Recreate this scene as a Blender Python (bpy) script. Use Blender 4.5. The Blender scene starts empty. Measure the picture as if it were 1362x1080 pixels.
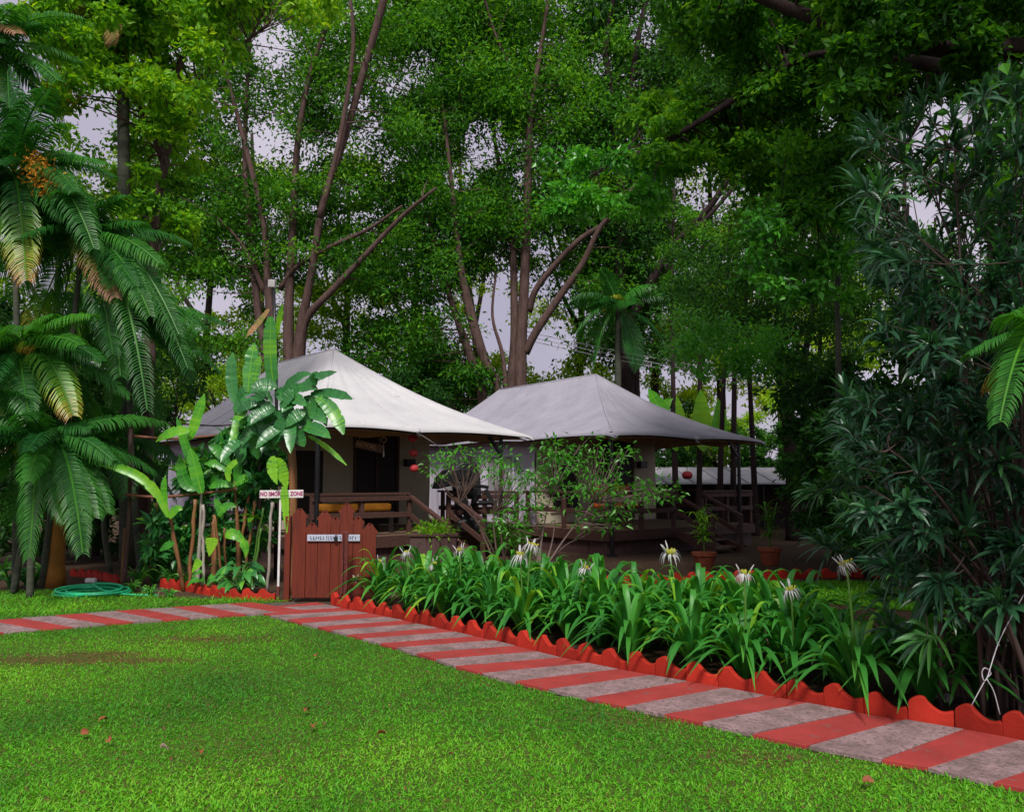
import bpy, math
import numpy as np
from mathutils import Vector, Matrix

scene = bpy.context.scene
COL = scene.collection
R = math.radians

# ------------------------------------------------------------------ camera, sky, sun, exposure
CAM_Z, PITCH, FPX = 1.58, R(5.29), 1080.0
cam = bpy.data.cameras.new('camera')
cam_o = bpy.data.objects.new('camera', cam)
COL.objects.link(cam_o)
cam_o.location = (0, 0, CAM_Z)
cam_o.rotation_euler = (math.pi / 2 + PITCH, 0, 0)
cam.sensor_width = 36.0
cam.lens = 36.0 * FPX / 1362.0
cam.clip_start, cam.clip_end = 0.05, 900.0
scene.camera = cam_o

SUN_EL, SUN_AZ = R(50), R(182)          # azimuth clockwise from +Y (view direction)
world = bpy.data.worlds.new('World')
scene.world = world
world.use_nodes = True
wn = world.node_tree.nodes
wl = world.node_tree.links
wn.clear()
w_out = wn.new('ShaderNodeOutputWorld')
w_bg = wn.new('ShaderNodeBackground')
w_sky = wn.new('ShaderNodeTexSky')
w_sky.sky_type = 'NISHITA'
w_sky.sun_disc = False
w_sky.sun_elevation = SUN_EL
w_sky.sun_rotation = SUN_AZ
w_sky.air_density, w_sky.dust_density = 1.0, 3.0
# an overcast veil: pale lilac cloud covers most of the sky
w_mix = wn.new('ShaderNodeMix'); w_mix.data_type = 'RGBA'
w_co = wn.new('ShaderNodeTexCoord')
w_no = wn.new('ShaderNodeTexNoise'); w_no.inputs['Scale'].default_value = 2.2; w_no.inputs['Detail'].default_value = 6
w_rp = wn.new('ShaderNodeMapRange')
w_rp.inputs['From Min'].default_value = 0.3; w_rp.inputs['From Max'].default_value = 0.7
w_rp.inputs['To Min'].default_value = 0.86; w_rp.inputs['To Max'].default_value = 0.98
wl.new(w_co.outputs['Generated'], w_no.inputs['Vector'])
wl.new(w_no.outputs['Fac'], w_rp.inputs['Value'])
wl.new(w_rp.outputs['Result'], w_mix.inputs['Factor'])
wl.new(w_sky.outputs['Color'], w_mix.inputs['A'])
w_cl = wn.new('ShaderNodeValToRGB')
w_cl.color_ramp.elements[0].position, w_cl.color_ramp.elements[1].position = 0.36, 0.62
w_cl.color_ramp.elements[0].color, w_cl.color_ramp.elements[1].color = (4.6, 4.2, 5.4, 1), (6.4, 5.9, 7.0, 1)
wl.new(w_no.outputs['Fac'], w_cl.inputs['Fac'])
wl.new(w_cl.outputs['Color'], w_mix.inputs['B'])
wl.new(w_mix.outputs['Result'], w_bg.inputs['Color'])
w_bg.inputs['Strength'].default_value = 0.088
wl.new(w_bg.outputs['Background'], w_out.inputs['Surface'])

sun = bpy.data.lights.new('sun', 'SUN')
sun.energy, sun.angle, sun.color = 3.2, R(11), (1.0, 0.96, 0.9)
sun_o = bpy.data.objects.new('sun', sun)
COL.objects.link(sun_o)
sd = Vector((math.sin(SUN_AZ) * math.cos(SUN_EL), math.cos(SUN_AZ) * math.cos(SUN_EL), math.sin(SUN_EL)))
sun_o.rotation_euler = sd.to_track_quat('Z', 'Y').to_euler()
sun_o.location = (0, 0, 30)

scene.view_settings.view_transform = 'Standard'
scene.view_settings.look = 'None'
scene.view_settings.exposure = 0.2
scene.view_settings.gamma = 1.0
scene.view_settings.use_curve_mapping = False
scene.cycles.use_denoising = True
scene.cycles.max_bounces = 6
scene.cycles.transparent_max_bounces = 4
scene.cycles.sample_clamp_indirect = 4.0

# ------------------------------------------------------------------ pixel helpers (photo pixels, 1362 x 1080)
CP, SP = math.cos(PITCH), math.sin(PITCH)
def ray(px, py):
    dx, dz = (px - 681.0) / FPX, (540.0 - py) / FPX
    return np.array([dx, CP - dz * SP, SP + dz * CP])
def P(px, py, Y):
    d = ray(px, py); t = Y / d[1]
    return np.array([d[0] * t, Y, CAM_Z + d[2] * t])
def G(px, py, z=0.0):
    d = ray(px, py); t = (z - CAM_Z) / d[2]
    return np.array([d[0] * t, d[1] * t, z])
def proj(p):
    p = np.asarray(p, float)
    y, z = p[..., 1], p[..., 2] - CAM_Z
    depth = y * CP + z * SP
    up = z * CP - y * SP
    return 681 + FPX * p[..., 0] / depth, 540 - FPX * up / depth
def rng(seed): return np.random.default_rng(seed)
def norm(v):
    v = np.asarray(v, float)
    return v / np.maximum(np.linalg.norm(v, axis=-1, keepdims=True), 1e-9)

# ------------------------------------------------------------------ mesh builder
class MB:
    def __init__(self): self.V, self.L, self.T, self.M, self.Rn, self.n = [], [], [], [], [], 0
    def add(self, V, F, mi=0, rnd=None):
        V = np.asarray(V, float).reshape(-1, 3)
        if isinstance(F, np.ndarray): groups = [F]
        else:
            d = {}
            for f in F: d.setdefault(len(f), []).append(f)
            groups = [np.array(x) for x in d.values()]
        for g in groups:
            self.L.append((g + self.n).ravel()); self.T.append(np.full(len(g), g.shape[1]))
            self.M.append(np.full(len(g), mi))
        self.V.append(V)
        self.Rn.append(np.full(len(V), 0.5) if rnd is None else (np.full(len(V), rnd) if np.isscalar(rnd) else rnd))
        self.n += len(V)
        return self
    def build(self, name, mats, parent=None, smooth=False, bevel=0.0):
        me = bpy.data.meshes.new(name)
        V = np.concatenate(self.V); L = np.concatenate(self.L); T = np.concatenate(self.T); M = np.concatenate(self.M)
        me.vertices.add(len(V)); me.vertices.foreach_set('co', V.astype(np.float32).ravel())
        me.loops.add(len(L)); me.loops.foreach_set('vertex_index', L.astype(np.int32))
        me.polygons.add(len(T))
        st = np.concatenate([[0], np.cumsum(T)[:-1]])
        me.polygons.foreach_set('loop_start', st.astype(np.int32))
        me.polygons.foreach_set('loop_total', T.astype(np.int32))
        me.polygons.foreach_set('material_index', M.astype(np.int32))
        me.polygons.foreach_set('use_smooth', np.full(len(T), bool(smooth)))
        at = me.attributes.new('rnd', 'FLOAT', 'POINT')
        at.data.foreach_set('value', np.concatenate(self.Rn).astype(np.float32))
        me.update(calc_edges=True)
        for m in (mats if isinstance(mats, (list, tuple)) else [mats]): me.materials.append(m)
        o = bpy.data.objects.new(name, me)
        COL.objects.link(o)
        if parent is not None:
            o.parent = parent
            o.matrix_parent_inverse = parent_inv(parent)
        if bevel:
            b = o.modifiers.new('bevel', 'BEVEL'); b.width = bevel; b.segments = 2; b.limit_method = 'ANGLE'
        return o

def parent_inv(p):
    m = Matrix.LocRotScale(p.location, p.rotation_euler, p.scale)
    while p.parent is not None:
        q = p.parent
        m = Matrix.LocRotScale(q.location, q.rotation_euler, q.scale) @ p.matrix_parent_inverse @ m
        p = q
    return m.inverted()
def tag(o, label=None, cat=None, group=None, kind=None):
    if label: o['label'] = label
    if cat: o['category'] = cat
    if group: o['group'] = group
    if kind: o['kind'] = kind
    return o
def thing(name, loc, label, cat, group=None):
    o = bpy.data.objects.new(name, None)
    o.empty_display_size = 0.2
    COL.objects.link(o); o.location = tuple(float(x) for x in loc)
    return tag(o, label, cat, group)

def box(mb, c, s, rot=None, mi=0, rnd=None):
    h = np.array(s, float) / 2
    v = np.array([[x, y, z] for x in (-1, 1) for y in (-1, 1) for z in (-1, 1)]) * h
    if rot is not None: v = v @ np.asarray(rot).T
    f = np.array([[0, 1, 3, 2], [4, 6, 7, 5], [0, 4, 5, 1], [2, 3, 7, 6], [0, 2, 6, 4], [1, 5, 7, 3]])
    return mb.add(v + np.asarray(c, float), f, mi, rnd)
def beam(mb, a, b, w, h, up=(0, 0, 1), mi=0, rnd=None):
    a, b = np.asarray(a, float), np.asarray(b, float)
    d = norm(b - a); s = np.cross(d, up)
    s = norm(s) if np.linalg.norm(s) > 1e-6 else np.array([1., 0, 0])
    u = np.cross(s, d)
    return box(mb, (a + b) / 2, (np.linalg.norm(b - a), w, h), np.stack([d, s, u], 1), mi, rnd)
def tube(mb, pts, rad, n=8, mi=0, rnd=None, cap=True, wob=0.0, seed=0):
    pts = np.asarray(pts, float); k = len(pts)
    rad = np.full(k, rad) if np.isscalar(rad) else np.asarray(rad, float)
    t = norm(np.gradient(pts, axis=0))
    ref = np.array([0., 0, 1]) if abs(t[0][2]) < 0.9 else np.array([1., 0, 0])
    V = []
    s = norm(np.cross(t[0], ref))
    a = np.linspace(0, 2 * math.pi, n, endpoint=False)
    rg = rng(seed + 7)
    ph = rg.uniform(0, 6.28, 3)
    for i in range(k):
        s = norm(s - t[i] * np.dot(s, t[i])); u = np.cross(t[i], s)
        r = rad[i] * (1 + wob * (np.sin(2 * a + ph[0] + i * .35) * .6 + np.sin(3 * a + ph[1] - i * .2) * .4))
        V.append(pts[i] + np.outer(np.cos(a) * r, s) + np.outer(np.sin(a) * r, u))
    V = np.concatenate(V)
    i, j = np.meshgrid(np.arange(k - 1), np.arange(n), indexing='ij')
    i, j = i.ravel(), j.ravel(); j2 = (j + 1) % n
    F = np.stack([i * n + j, i * n + j2, (i + 1) * n + j2, (i + 1) * n + j], 1)
    mb.add(V, F, mi, rnd)
    if cap:
        c = [tuple(range(n))[::-1], tuple(range((k - 1) * n, k * n))]
        base = mb.n - len(V)
        for f in c:
            mb.L.append(np.array(f) + base); mb.T.append(np.array([n])); mb.M.append(np.array([mi]))
    return mb
def smooth_path(pts, m=6):
    """Catmull-Rom through rows (any columns)."""
    p = np.asarray(pts, float)
    if len(p) < 3: return np.array([p[0] + (p[-1] - p[0]) * t for t in np.linspace(0, 1, m + 1)])
    q = np.vstack([2 * p[0] - p[1], p, 2 * p[-1] - p[-2]])
    out = []
    for i in range(1, len(q) - 2):
        for t in np.linspace(0, 1, m, endpoint=False):
            a, b, c, d = q[i - 1], q[i], q[i + 1], q[i + 2]
            out.append(.5 * (2 * b + (c - a) * t + (2 * a - 5 * b + 4 * c - d) * t * t + (3 * b - a - 3 * c + d) * t ** 3))
    out.append(q[-2])
    return np.array(out)
def prism(mb, outline, thick, axis, mi=0, rnd=None, origin=(0, 0, 0), ex=(1, 0, 0), ez=(0, 0, 1)):
    """outline in (x,z), extruded along axis by thick, centred."""
    o2 = np.asarray(outline, float); n = len(o2)
    ex, ez, ay = np.asarray(ex, float), np.asarray(ez, float), np.asarray(axis, float)
    b = np.asarray(origin, float) + np.outer(o2[:, 0], ex) + np.outer(o2[:, 1], ez)
    V = np.vstack([b - ay * thick / 2, b + ay * thick / 2])
    F = [tuple(range(n)), tuple(range(2 * n - 1, n - 1, -1))] + [(i, i + n, (i + 1) % n + n, (i + 1) % n) for i in range(n)]
    return mb.add(V, [f for f in F], mi, rnd)

# many small kite-shaped leaves
def kites(mb, pos, d, nrm, ln, wd, rnd, mi=0, fold=0.12, droop=0.0):
    pos, d = np.asarray(pos, float), norm(d)
    s = norm(np.cross(d, nrm)); n = np.cross(s, d)
    ln = np.asarray(ln, float).reshape(-1, 1) * np.ones((len(pos), 1)); wd = np.asarray(wd, float).reshape(-1, 1) * np.ones((len(pos), 1))
    mid = pos + d * ln * .42
    tip = pos + d * ln - n * ln * droop
    V = np.stack([pos, mid + s * wd * .5 + n * wd * fold, tip, mid - s * wd * .5 + n * wd * fold], 1).reshape(-1, 3)
    F = np.arange(len(pos) * 4).reshape(-1, 4)
    mb.add(V, F, mi, np.repeat(np.asarray(rnd, float) * np.ones(len(pos)), 4))

# a long leaf swept along a curve: profile width per station, V-folded across the midrib
def blade(mb, pts, width, nrm=(0, 0, 1), fold=0.25, mi=0, rnd=0.5, prof=None, ruff=0.0, seed=0):
    pts = np.asarray(pts, float); k = len(pts)
    t = norm(np.gradient(pts, axis=0))
    u = np.linspace(0, 1, k)
    if prof is None: w = width * np.clip(np.sin(np.pi * np.clip(u * .93 + .07, 0, 1)) ** .6, 0.02, None)
    else: w = width * np.interp(u, *prof)
    nrm = np.asarray(nrm, float)
    s = norm(np.cross(t, nrm + t * 1e-4)); n = np.cross(s, t)
    rg = rng(seed + 11)
    rf1, rf2 = (rg.normal(0, ruff, k), rg.normal(0, ruff, k)) if ruff else (np.zeros(k), np.zeros(k))
    l = pts + s * (w[:, None] / 2) + n * (w * (fold / 2 + rf1))[:, None]
    r = pts - s * (w[:, None] / 2) + n * (w * (fold / 2 + rf2))[:, None]
    V = np.stack([l, pts, r], 1).reshape(-1, 3)
    i = np.arange(k - 1) * 3
    F = np.concatenate([np.stack([i, i + 1, i + 4, i + 3], 1), np.stack([i + 1, i + 2, i + 5, i + 4], 1)])
    mb.add(V, F, mi, rnd)
def bez(a, c, b, k=9):
    t = np.linspace(0, 1, k)[:, None]
    return (1 - t) ** 2 * np.asarray(a) + 2 * t * (1 - t) * np.asarray(c) + t * t * np.asarray(b)

# ------------------------------------------------------------------ materials
def new_mat(name):
    m = bpy.data.materials.new(name); m.use_nodes = True
    n, l = m.node_tree.nodes, m.node_tree.links
    return m, n, l, n['Principled BSDF'], n['Material Output']
def ramp(n, stops):
    r = n.new('ShaderNodeValToRGB')
    e = r.color_ramp.elements
    while len(e) < len(stops): e.new(0.5)
    for x, (p, c) in zip(e, stops): x.position = p; x.color = (*c, 1)
    return r
LEAF_GAIN = 1.6
def leaf_mat(name, cols, trans=0.3, rough=0.5, spec=0.2, nscale=0.6, tcol=None):
    m, n, l, b, out = new_mat(name)
    a = n.new('ShaderNodeAttribute'); a.attribute_name = 'rnd'
    co = n.new('ShaderNodeTexCoord'); no = n.new('ShaderNodeTexNoise')
    no.inputs['Scale'].default_value = nscale; no.inputs['Detail'].default_value = 3
    l.new(co.outputs['Object'], no.inputs['Vector'])
    mx = n.new('ShaderNodeMath'); mx.operation = 'MULTIPLY_ADD'; mx.inputs[1].default_value = 0.9; mx.inputs[2].default_value = -0.45
    l.new(no.outputs['Fac'], mx.inputs[0])
    ad = n.new('ShaderNodeMath'); ad.operation = 'ADD'; ad.use_clamp = True
    l.new(a.outputs['Fac'], ad.inputs[0]); l.new(mx.outputs[0], ad.inputs[1])
    k = len(cols); gn = LEAF_GAIN if name.startswith(('leaf', 'grass_b')) else 1.0
    cols = [tuple(min(.6, x * gn) for x in c) for c in cols]
    r = ramp(n, [(i / (k - 1), c) for i, c in enumerate(cols)])
    l.new(ad.outputs[0], r.inputs['Fac'])
    l.new(r.outputs['Color'], b.inputs['Base Color'])
    b.inputs['Roughness'].default_value = rough
    b.inputs['Specular IOR Level'].default_value = spec
    tr = n.new('ShaderNodeBsdfTranslucent')
    hs = n.new('ShaderNodeMix'); hs.data_type = 'RGBA'; hs.blend_type = 'MULTIPLY'; hs.inputs['Factor'].default_value = 1
    l.new(r.outputs['Color'], hs.inputs['A']); hs.inputs['B'].default_value = (*(tcol or (2.2, 1.8, 0.6)), 1)
    l.new(hs.outputs['Result'], tr.inputs['Color'])
    ms = n.new('ShaderNodeMixShader'); ms.inputs[0].default_value = trans
    l.new(b.outputs[0], ms.inputs[1]); l.new(tr.outputs[0], ms.inputs[2]); l.new(ms.outputs[0], out.inputs['Surface'])
    return m
def solid(name, c, rough=0.6, c2=None, scale=6.0, spec=0.4, bump=0.0, bscale=40.0, stretch=(1, 1, 1), metal=0.0, wear=None):
    m, n, l, b, out = new_mat(name)
    co = n.new('ShaderNodeTexCoord'); mp = n.new('ShaderNodeMapping'); mp.inputs['Scale'].default_value = stretch
    l.new(co.outputs['Object'], mp.inputs['Vector'])
    b.inputs['Roughness'].default_value = rough; b.inputs['Specular IOR Level'].default_value = spec; b.inputs['Metallic'].default_value = metal
    no = n.new('ShaderNodeTexNoise'); no.inputs['Scale'].default_value = scale; no.inputs['Detail'].default_value = 7; no.inputs['Roughness'].default_value = .65
    l.new(mp.outputs[0], no.inputs['Vector'])
    c2 = c2 or tuple(x * .72 for x in c)
    stops = [(0.32, c2), (0.62, c)]
    r = ramp(n, stops); l.new(no.outputs['Fac'], r.inputs['Fac'])
    last = r.outputs['Color']
    if wear:
        n2 = n.new('ShaderNodeTexNoise'); n2.inputs['Scale'].default_value = wear[1]; n2.inputs['Detail'].default_value = 9; n2.inputs['Roughness'].default_value = .75
        l.new(mp.outputs[0], n2.inputs['Vector'])
        r2 = ramp(n, [(wear[2], (0, 0, 0)), (wear[2] + .09, (1, 1, 1))]); l.new(n2.outputs['Fac'], r2.inputs['Fac'])
        mx = n.new('ShaderNodeMix'); mx.data_type = 'RGBA'
        l.new(r2.outputs['Color'], mx.inputs['Factor']); l.new(last, mx.inputs['A']); mx.inputs['B'].default_value = (*wear[0], 1)
        last = mx.outputs['Result']
    if name in ('kerb_red', 'bamboo_orange', 'bamboo_pale'):
        oi = n.new('ShaderNodeObjectInfo'); hv = n.new('ShaderNodeHueSaturation'); mr = n.new('ShaderNodeMapRange')
        mr.inputs['To Min'].default_value, mr.inputs['To Max'].default_value = .62, 1.12
        l.new(oi.outputs['Random'], mr.inputs['Value']); l.new(mr.outputs['Result'], hv.inputs['Value']); l.new(last, hv.inputs['Color']); last = hv.outputs['Color']
        ad = n.new('ShaderNodeVectorMath'); ad.operation = 'ADD'; sc = n.new('ShaderNodeVectorMath'); sc.operation = 'SCALE'; sc.inputs['Scale'].default_value = 37.0
        cx = n.new('ShaderNodeCombineXYZ'); l.new(oi.outputs['Random'], cx.inputs[0]); l.new(oi.outputs['Random'], cx.inputs[2]); l.new(cx.outputs[0], sc.inputs[0])
        l.new(co.outputs['Object'], ad.inputs[0]); l.new(sc.outputs[0], ad.inputs[1]); l.new(ad.outputs[0], mp.inputs['Vector'])
    l.new(last, b.inputs['Base Color'])
    if bump:
        n3 = n.new('ShaderNodeTexNoise'); n3.inputs['Scale'].default_value = bscale; n3.inputs['Detail'].default_value = 6
        l.new(mp.outputs[0], n3.inputs['Vector'])
        bp = n.new('ShaderNodeBump'); bp.inputs['Strength'].default_value = bump; bp.inputs['Distance'].default_value = 0.02
        l.new(n3.outputs['Fac'], bp.inputs['Height']); l.new(bp.outputs[0], b.inputs['Normal'])
    return m
def wood(name, c, c2, axis='Z', rough=0.6):
    st = {'X': (0.6, 9, 9), 'Y': (9, .6, 9), 'Z': (9, 9, .6)}[axis]
    return solid(name, c, rough, c2, 4.0, 0.35, 0.25, 12.0, st)

M = {}
M['canvas'] = solid('canvas_white', (.62, .61, .62), .8, (.53, .52, .54), 1.1, .15, .25, 4.0, wear=((.40, .385, .38), 2.6, .60))
M['canvas_shaded'] = solid('canvas_shaded', (.37, .355, .42), .75, (.30, .285, .34), 1.3, .2, .10, 4.0, wear=((.23, .215, .25), 3.1, .60))  # tree shade on the farther canopy is put into this darker tone
M['seam'] = solid('canvas_seam', (.62, .60, .64), .8)
M['canvas_shaded_seam'] = solid('canvas_shaded_seam', (.42, .40, .46), .8)  # seam toned down along with the shade painted into that canvas
M['lining'] = solid('canvas_lining_tan', (.34, .20, .10), .8, (.24, .13, .06), 2.0)
M['wall_cream'] = solid('canvas_wall_cream', (.50, .45, .34), .85, (.42, .37, .28), 1.6, .15, .25, 2.2, (1, 1, .35))
M['wall_grey'] = solid('canvas_wall_grey', (.62, .58, .68), .85, (.50, .46, .56), 1.6, .15, .3, 2.2, (1, 1, .35))
M['curtain'] = solid('window_mesh_grey', (.36, .35, .36), .85, (.26, .25, .27), 9, .1, .4, 18, (3, 3, .15))
M['mesh_dark'] = solid('window_mesh_dark', (.035, .03, .028), .7)
M['door'] = solid('door_dark_wood', (.020, .014, .012), .6, (.012, .009, .008), 5)
M['deck'] = wood('deck_brown_wood', (.095, .045, .035), (.05, .024, .02), 'X')
M['deck_top'] = wood('deck_board_tan', (.22, .14, .10), (.15, .09, .065), 'X')
M['skirt'] = wood('deck_skirt', (.10, .055, .05), (.06, .03, .03), 'Z')
M['black_metal'] = solid('black_metal', (.012, .012, .014), .4)
M['black_plastic'] = solid('black_plastic', (.010, .010, .012), .35, spec=.45)
M['maroon'] = wood('maroon_painted_wood', (.165, .028, .012), (.10, .018, .010), 'Z', .5)
M['maroon_steel'] = solid('maroon_steel', (.15, .04, .035), .35, (.09, .022, .02), 12)
M['white_paint'] = solid('white_paint', (.75, .74, .73), .5, (.6, .58, .58), 14)
M['magenta'] = solid('magenta_letter', (.42, .015, .16), .5)
M['sign_plate'] = solid('sign_plate_pale', (.52, .56, .66), .45, (.34, .38, .48), 30)
M['sign_ink'] = solid('sign_ink_blue', (.04, .06, .14), .5)
M['board_wood'] = wood('name_board_wood', (.26, .13, .11), (.17, .085, .07), 'X')
M['letter_wood'] = solid('letter_pale_wood', (.80, .50, .28), .6)
M['yellow'] = solid('yellow_cushion', (.48, .19, .01), .85, (.38, .14, .01), 6)
M['orange'] = solid('orange_cushion', (.65, .10, .01), .85, (.5, .06, .01), 6)
M['red_lantern'] = solid('lantern_red_paper', (.55, .05, .06), .6, (.42, .03, .04), 20)
M['bamboo'] = solid('bamboo_orange', (.34, .16, .06), .5, (.22, .09, .035), 9, stretch=(2, 2, .4))
M['bamboo_pale'] = solid('bamboo_pale', (.42, .38, .33), .5, (.26, .22, .18), 9, stretch=(2, 2, .4))
M['rail'] = solid('rail_brown_pole', (.26, .10, .06), .6, (.15, .055, .035), 8)
M['ochre'] = solid('ochre_plaster', (.36, .15, .02), .8, (.22, .085, .015), 3, bump=.3, bscale=10)
M['hose'] = solid('hose_green', (.02, .50, .22), .35, (.015, .38, .16), 9, .5)
M['kerb'] = solid('kerb_red', (.52, .034, .018), .65, (.40, .026, .015), 5, .18, .12, 50, wear=((.16, .03, .018), 9.0, .64))
M['path_red'] = solid('paving_red', (.38, .050, .044), .75, (.28, .040, .036), 3.5, .18, .2, 60, wear=((.20, .10, .085), 11.0, .57))
M['path_grey'] = solid('paving_grey', (.34, .225, .23), .9, (.17, .12, .112), 5, .15, .6, 45, wear=((.14, .105, .095), 26.0, .51))
M['path_joint'] = solid('path_bed', (.12, .095, .08), .9, (.06, .048, .04), 12, bump=.5)
M['pot'] = solid('terracotta', (.30, .075, .03), .7, (.2, .045, .02), 8)
M['stone'] = solid('pale_stone', (.5, .48, .47), .8, bump=.4)
M['shed_roof'] = solid('shed_roof_white', (.42, .41, .45), .6, (.30, .29, .33), 5)
M['cord'] = solid('white_cord', (.45, .43, .46), .6)
M['dry'] = solid('dry_stem', (.30, .20, .13), .8)
M['bark'] = solid('bark_brown', (.125, .076, .066), .85, (.060, .036, .032), 3.0, .2, .9, 9, (3, 3, .6), wear=((.20, .12, .09), 2.2, .66))
M['bark_dark'] = solid('bark_dark', (.045, .028, .028), .9, (.02, .013, .014), 3.0, .2, .9, 9, (3, 3, .6))
M['bark_grey'] = solid('bark_grey_green', (.08, .085, .06), .85, (.045, .05, .04), 3, .2, .5, 8, (1, 1, 3))
M['twig'] = solid('twig_brown', (.12, .075, .06), .8)
M['twig_dark'] = solid('twig_dark', (.06, .038, .032), .85)
M['twig_pale'] = solid('twig_pale', (.24, .17, .15), .8)
M['petal'] = leaf_mat('petal_white', [(.70, .66, .72), (.85, .83, .85)], .25, .5, .3, tcol=(1, 1, 1))
M['petal_core'] = leaf_mat('petal_core', [(.35, .38, .04), (.45, .45, .06)], .2, .5)
M['flower_orange'] = leaf_mat('palm_flower_orange', [(.40, .16, .012), (.55, .26, .02)], .2, .6)
M['fallen'] = solid('fallen_leaf_brown', (.30, .085, .03), .7, (.16, .045, .02), 60)
M['fallen_dark'] = solid('fallen_leaf_dark', (.16, .06, .03), .8)
M['fallen_pink'] = solid('fallen_leaf_pale', (.60, .42, .34), .7)

M['leaf_mid'] = leaf_mat('leaf_mid_green', [(.011, .050, .006), (.028, .115, .009), (.055, .185, .011), (.11, .26, .014)], .42)
M['leaf_deep'] = leaf_mat('leaf_deep_green', [(.008, .036, .007), (.018, .075, .010), (.034, .125, .012), (.06, .18, .014)], .36)
M['leaf_lime'] = leaf_mat('leaf_lime', [(.022, .085, .006), (.05, .16, .008), (.09, .24, .010), (.17, .31, .014)], .42)
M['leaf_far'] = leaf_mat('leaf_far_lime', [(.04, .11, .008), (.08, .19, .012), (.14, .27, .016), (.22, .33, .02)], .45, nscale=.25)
M['leaf_fresh'] = leaf_mat('leaf_fresh_green', [(.018, .10, .010), (.035, .17, .014), (.06, .25, .02), (.09, .31, .03)], .32, .35, .5)
M['leaf_palm'] = leaf_mat('leaf_palm', [(.007, .048, .011), (.016, .088, .015), (.034, .145, .016), (.09, .25, .012)], .34, .42, .32, tcol=(1.8, 1.8, .6))
M['leaf_palm_y'] = leaf_mat('leaf_palm_yellow', [(.015, .09, .018), (.03, .14, .016), (.08, .20, .016), (.20, .23, .02), (.30, .16, .05)], .25, .4, .4)
M['leaf_palm_b'] = leaf_mat('leaf_palm_brown', [(.015, .08, .02), (.04, .13, .02), (.14, .14, .03), (.28, .15, .07), (.36, .19, .13)], .25, .5, .3, tcol=(1.2, 1.1, .8))
M['leaf_ole'] = leaf_mat('leaf_oleander', [(.007, .027, .013), (.011, .045, .021), (.019, .070, .029), (.036, .125, .022)], .18, .36, .55, tcol=(1.6, 1.8, .6))
M['leaf_lily'] = leaf_mat('leaf_lily', [(.013, .092, .014), (.027, .150, .020), (.052, .215, .023), (.13, .29, .02)], .30, .42, .38)
M['leaf_ban'] = leaf_mat('leaf_banana', [(.018, .11, .016), (.035, .19, .018), (.08, .29, .02), (.18, .38, .02)], .35, .33, .5)
M['leaf_nest'] = leaf_mat('leaf_nest_fern', [(.014, .085, .022), (.024, .13, .03), (.04, .18, .03), (.14, .34, .015)], .25, .32, .55)
M['grass'] = leaf_mat('grass_blade', [(.027, .125, .015), (.054, .21, .012), (.085, .275, .012), (.155, .335, .024)], .35, .5, .22, nscale=.8)
M['grass_dry'] = leaf_mat('grass_dry_blade', [(.14, .075, .035), (.27, .14, .065)], .2, .7, .2)

def ground_mat(name, a, b_, c, s1=.35, s2=14, bump=.6):
    m, n, l, b, out = new_mat(name)
    co = n.new('ShaderNodeTexCoord')
    n1 = n.new('ShaderNodeTexNoise'); n1.inputs['Scale'].default_value = s1; n1.inputs['Detail'].default_value = 5
    n2 = n.new('ShaderNodeTexNoise'); n2.inputs['Scale'].default_value = s2; n2.inputs['Detail'].default_value = 8
    l.new(co.outputs['Object'], n1.inputs['Vector']); l.new(co.outputs['Object'], n2.inputs['Vector'])
    r = ramp(n, [(.35, a), (.65, b_)]); l.new(n1.outputs['Fac'], r.inputs['Fac'])
    r2 = ramp(n, [(.45, (0, 0, 0)), (.7, (1, 1, 1))]); l.new(n2.outputs['Fac'], r2.inputs['Fac'])
    mx = n.new('ShaderNodeMix'); mx.data_type = 'RGBA'
    l.new(r2.outputs['Color'], mx.inputs['Factor']); l.new(r.outputs['Color'], mx.inputs['A']); mx.inputs['B'].default_value = (*c, 1)
    l.new(mx.outputs['Result'], b.inputs['Base Color'])
    bp = n.new('ShaderNodeBump'); bp.inputs['Strength'].default_value = bump; bp.inputs['Distance'].default_value = .03
    l.new(n2.outputs['Fac'], bp.inputs['Height']); l.new(bp.outputs[0], b.inputs['Normal'])
    b.inputs['Roughness'].default_value = .95
    b.inputs['Specular IOR Level'].default_value = .15
    return m
M['soil'] = ground_mat('soil', (.045, .028, .018), (.075, .045, .028), (.10, .065, .04))
M['turf'] = ground_mat('turf', (.04, .095, .010), (.065, .12, .012), (.10, .085, .03), .5, 30)

# ------------------------------------------------------------------ ground, lawn, paths
def sheet(name, poly, z, mat, thick=0.0, kind='structure'):
    poly = np.asarray(poly, float); n = len(poly)
    mb = MB()
    top = np.column_stack([poly[:, :2], np.full(n, z)])
    if thick:
        mb.add(np.vstack([top, top - [0, 0, thick]]), [tuple(range(n)), tuple(range(2 * n - 1, n - 1, -1))] + [(i, i + n, (i + 1) % n + n, (i + 1) % n) for i in range(n)])
    else: mb.add(top, [tuple(range(n))])
    return tag(mb.build(name, mat), kind=kind)
sheet('ground', [(-300, -60), (300, -60), (300, 500), (-300, 500)], 0.0, M['soil'])

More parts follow.
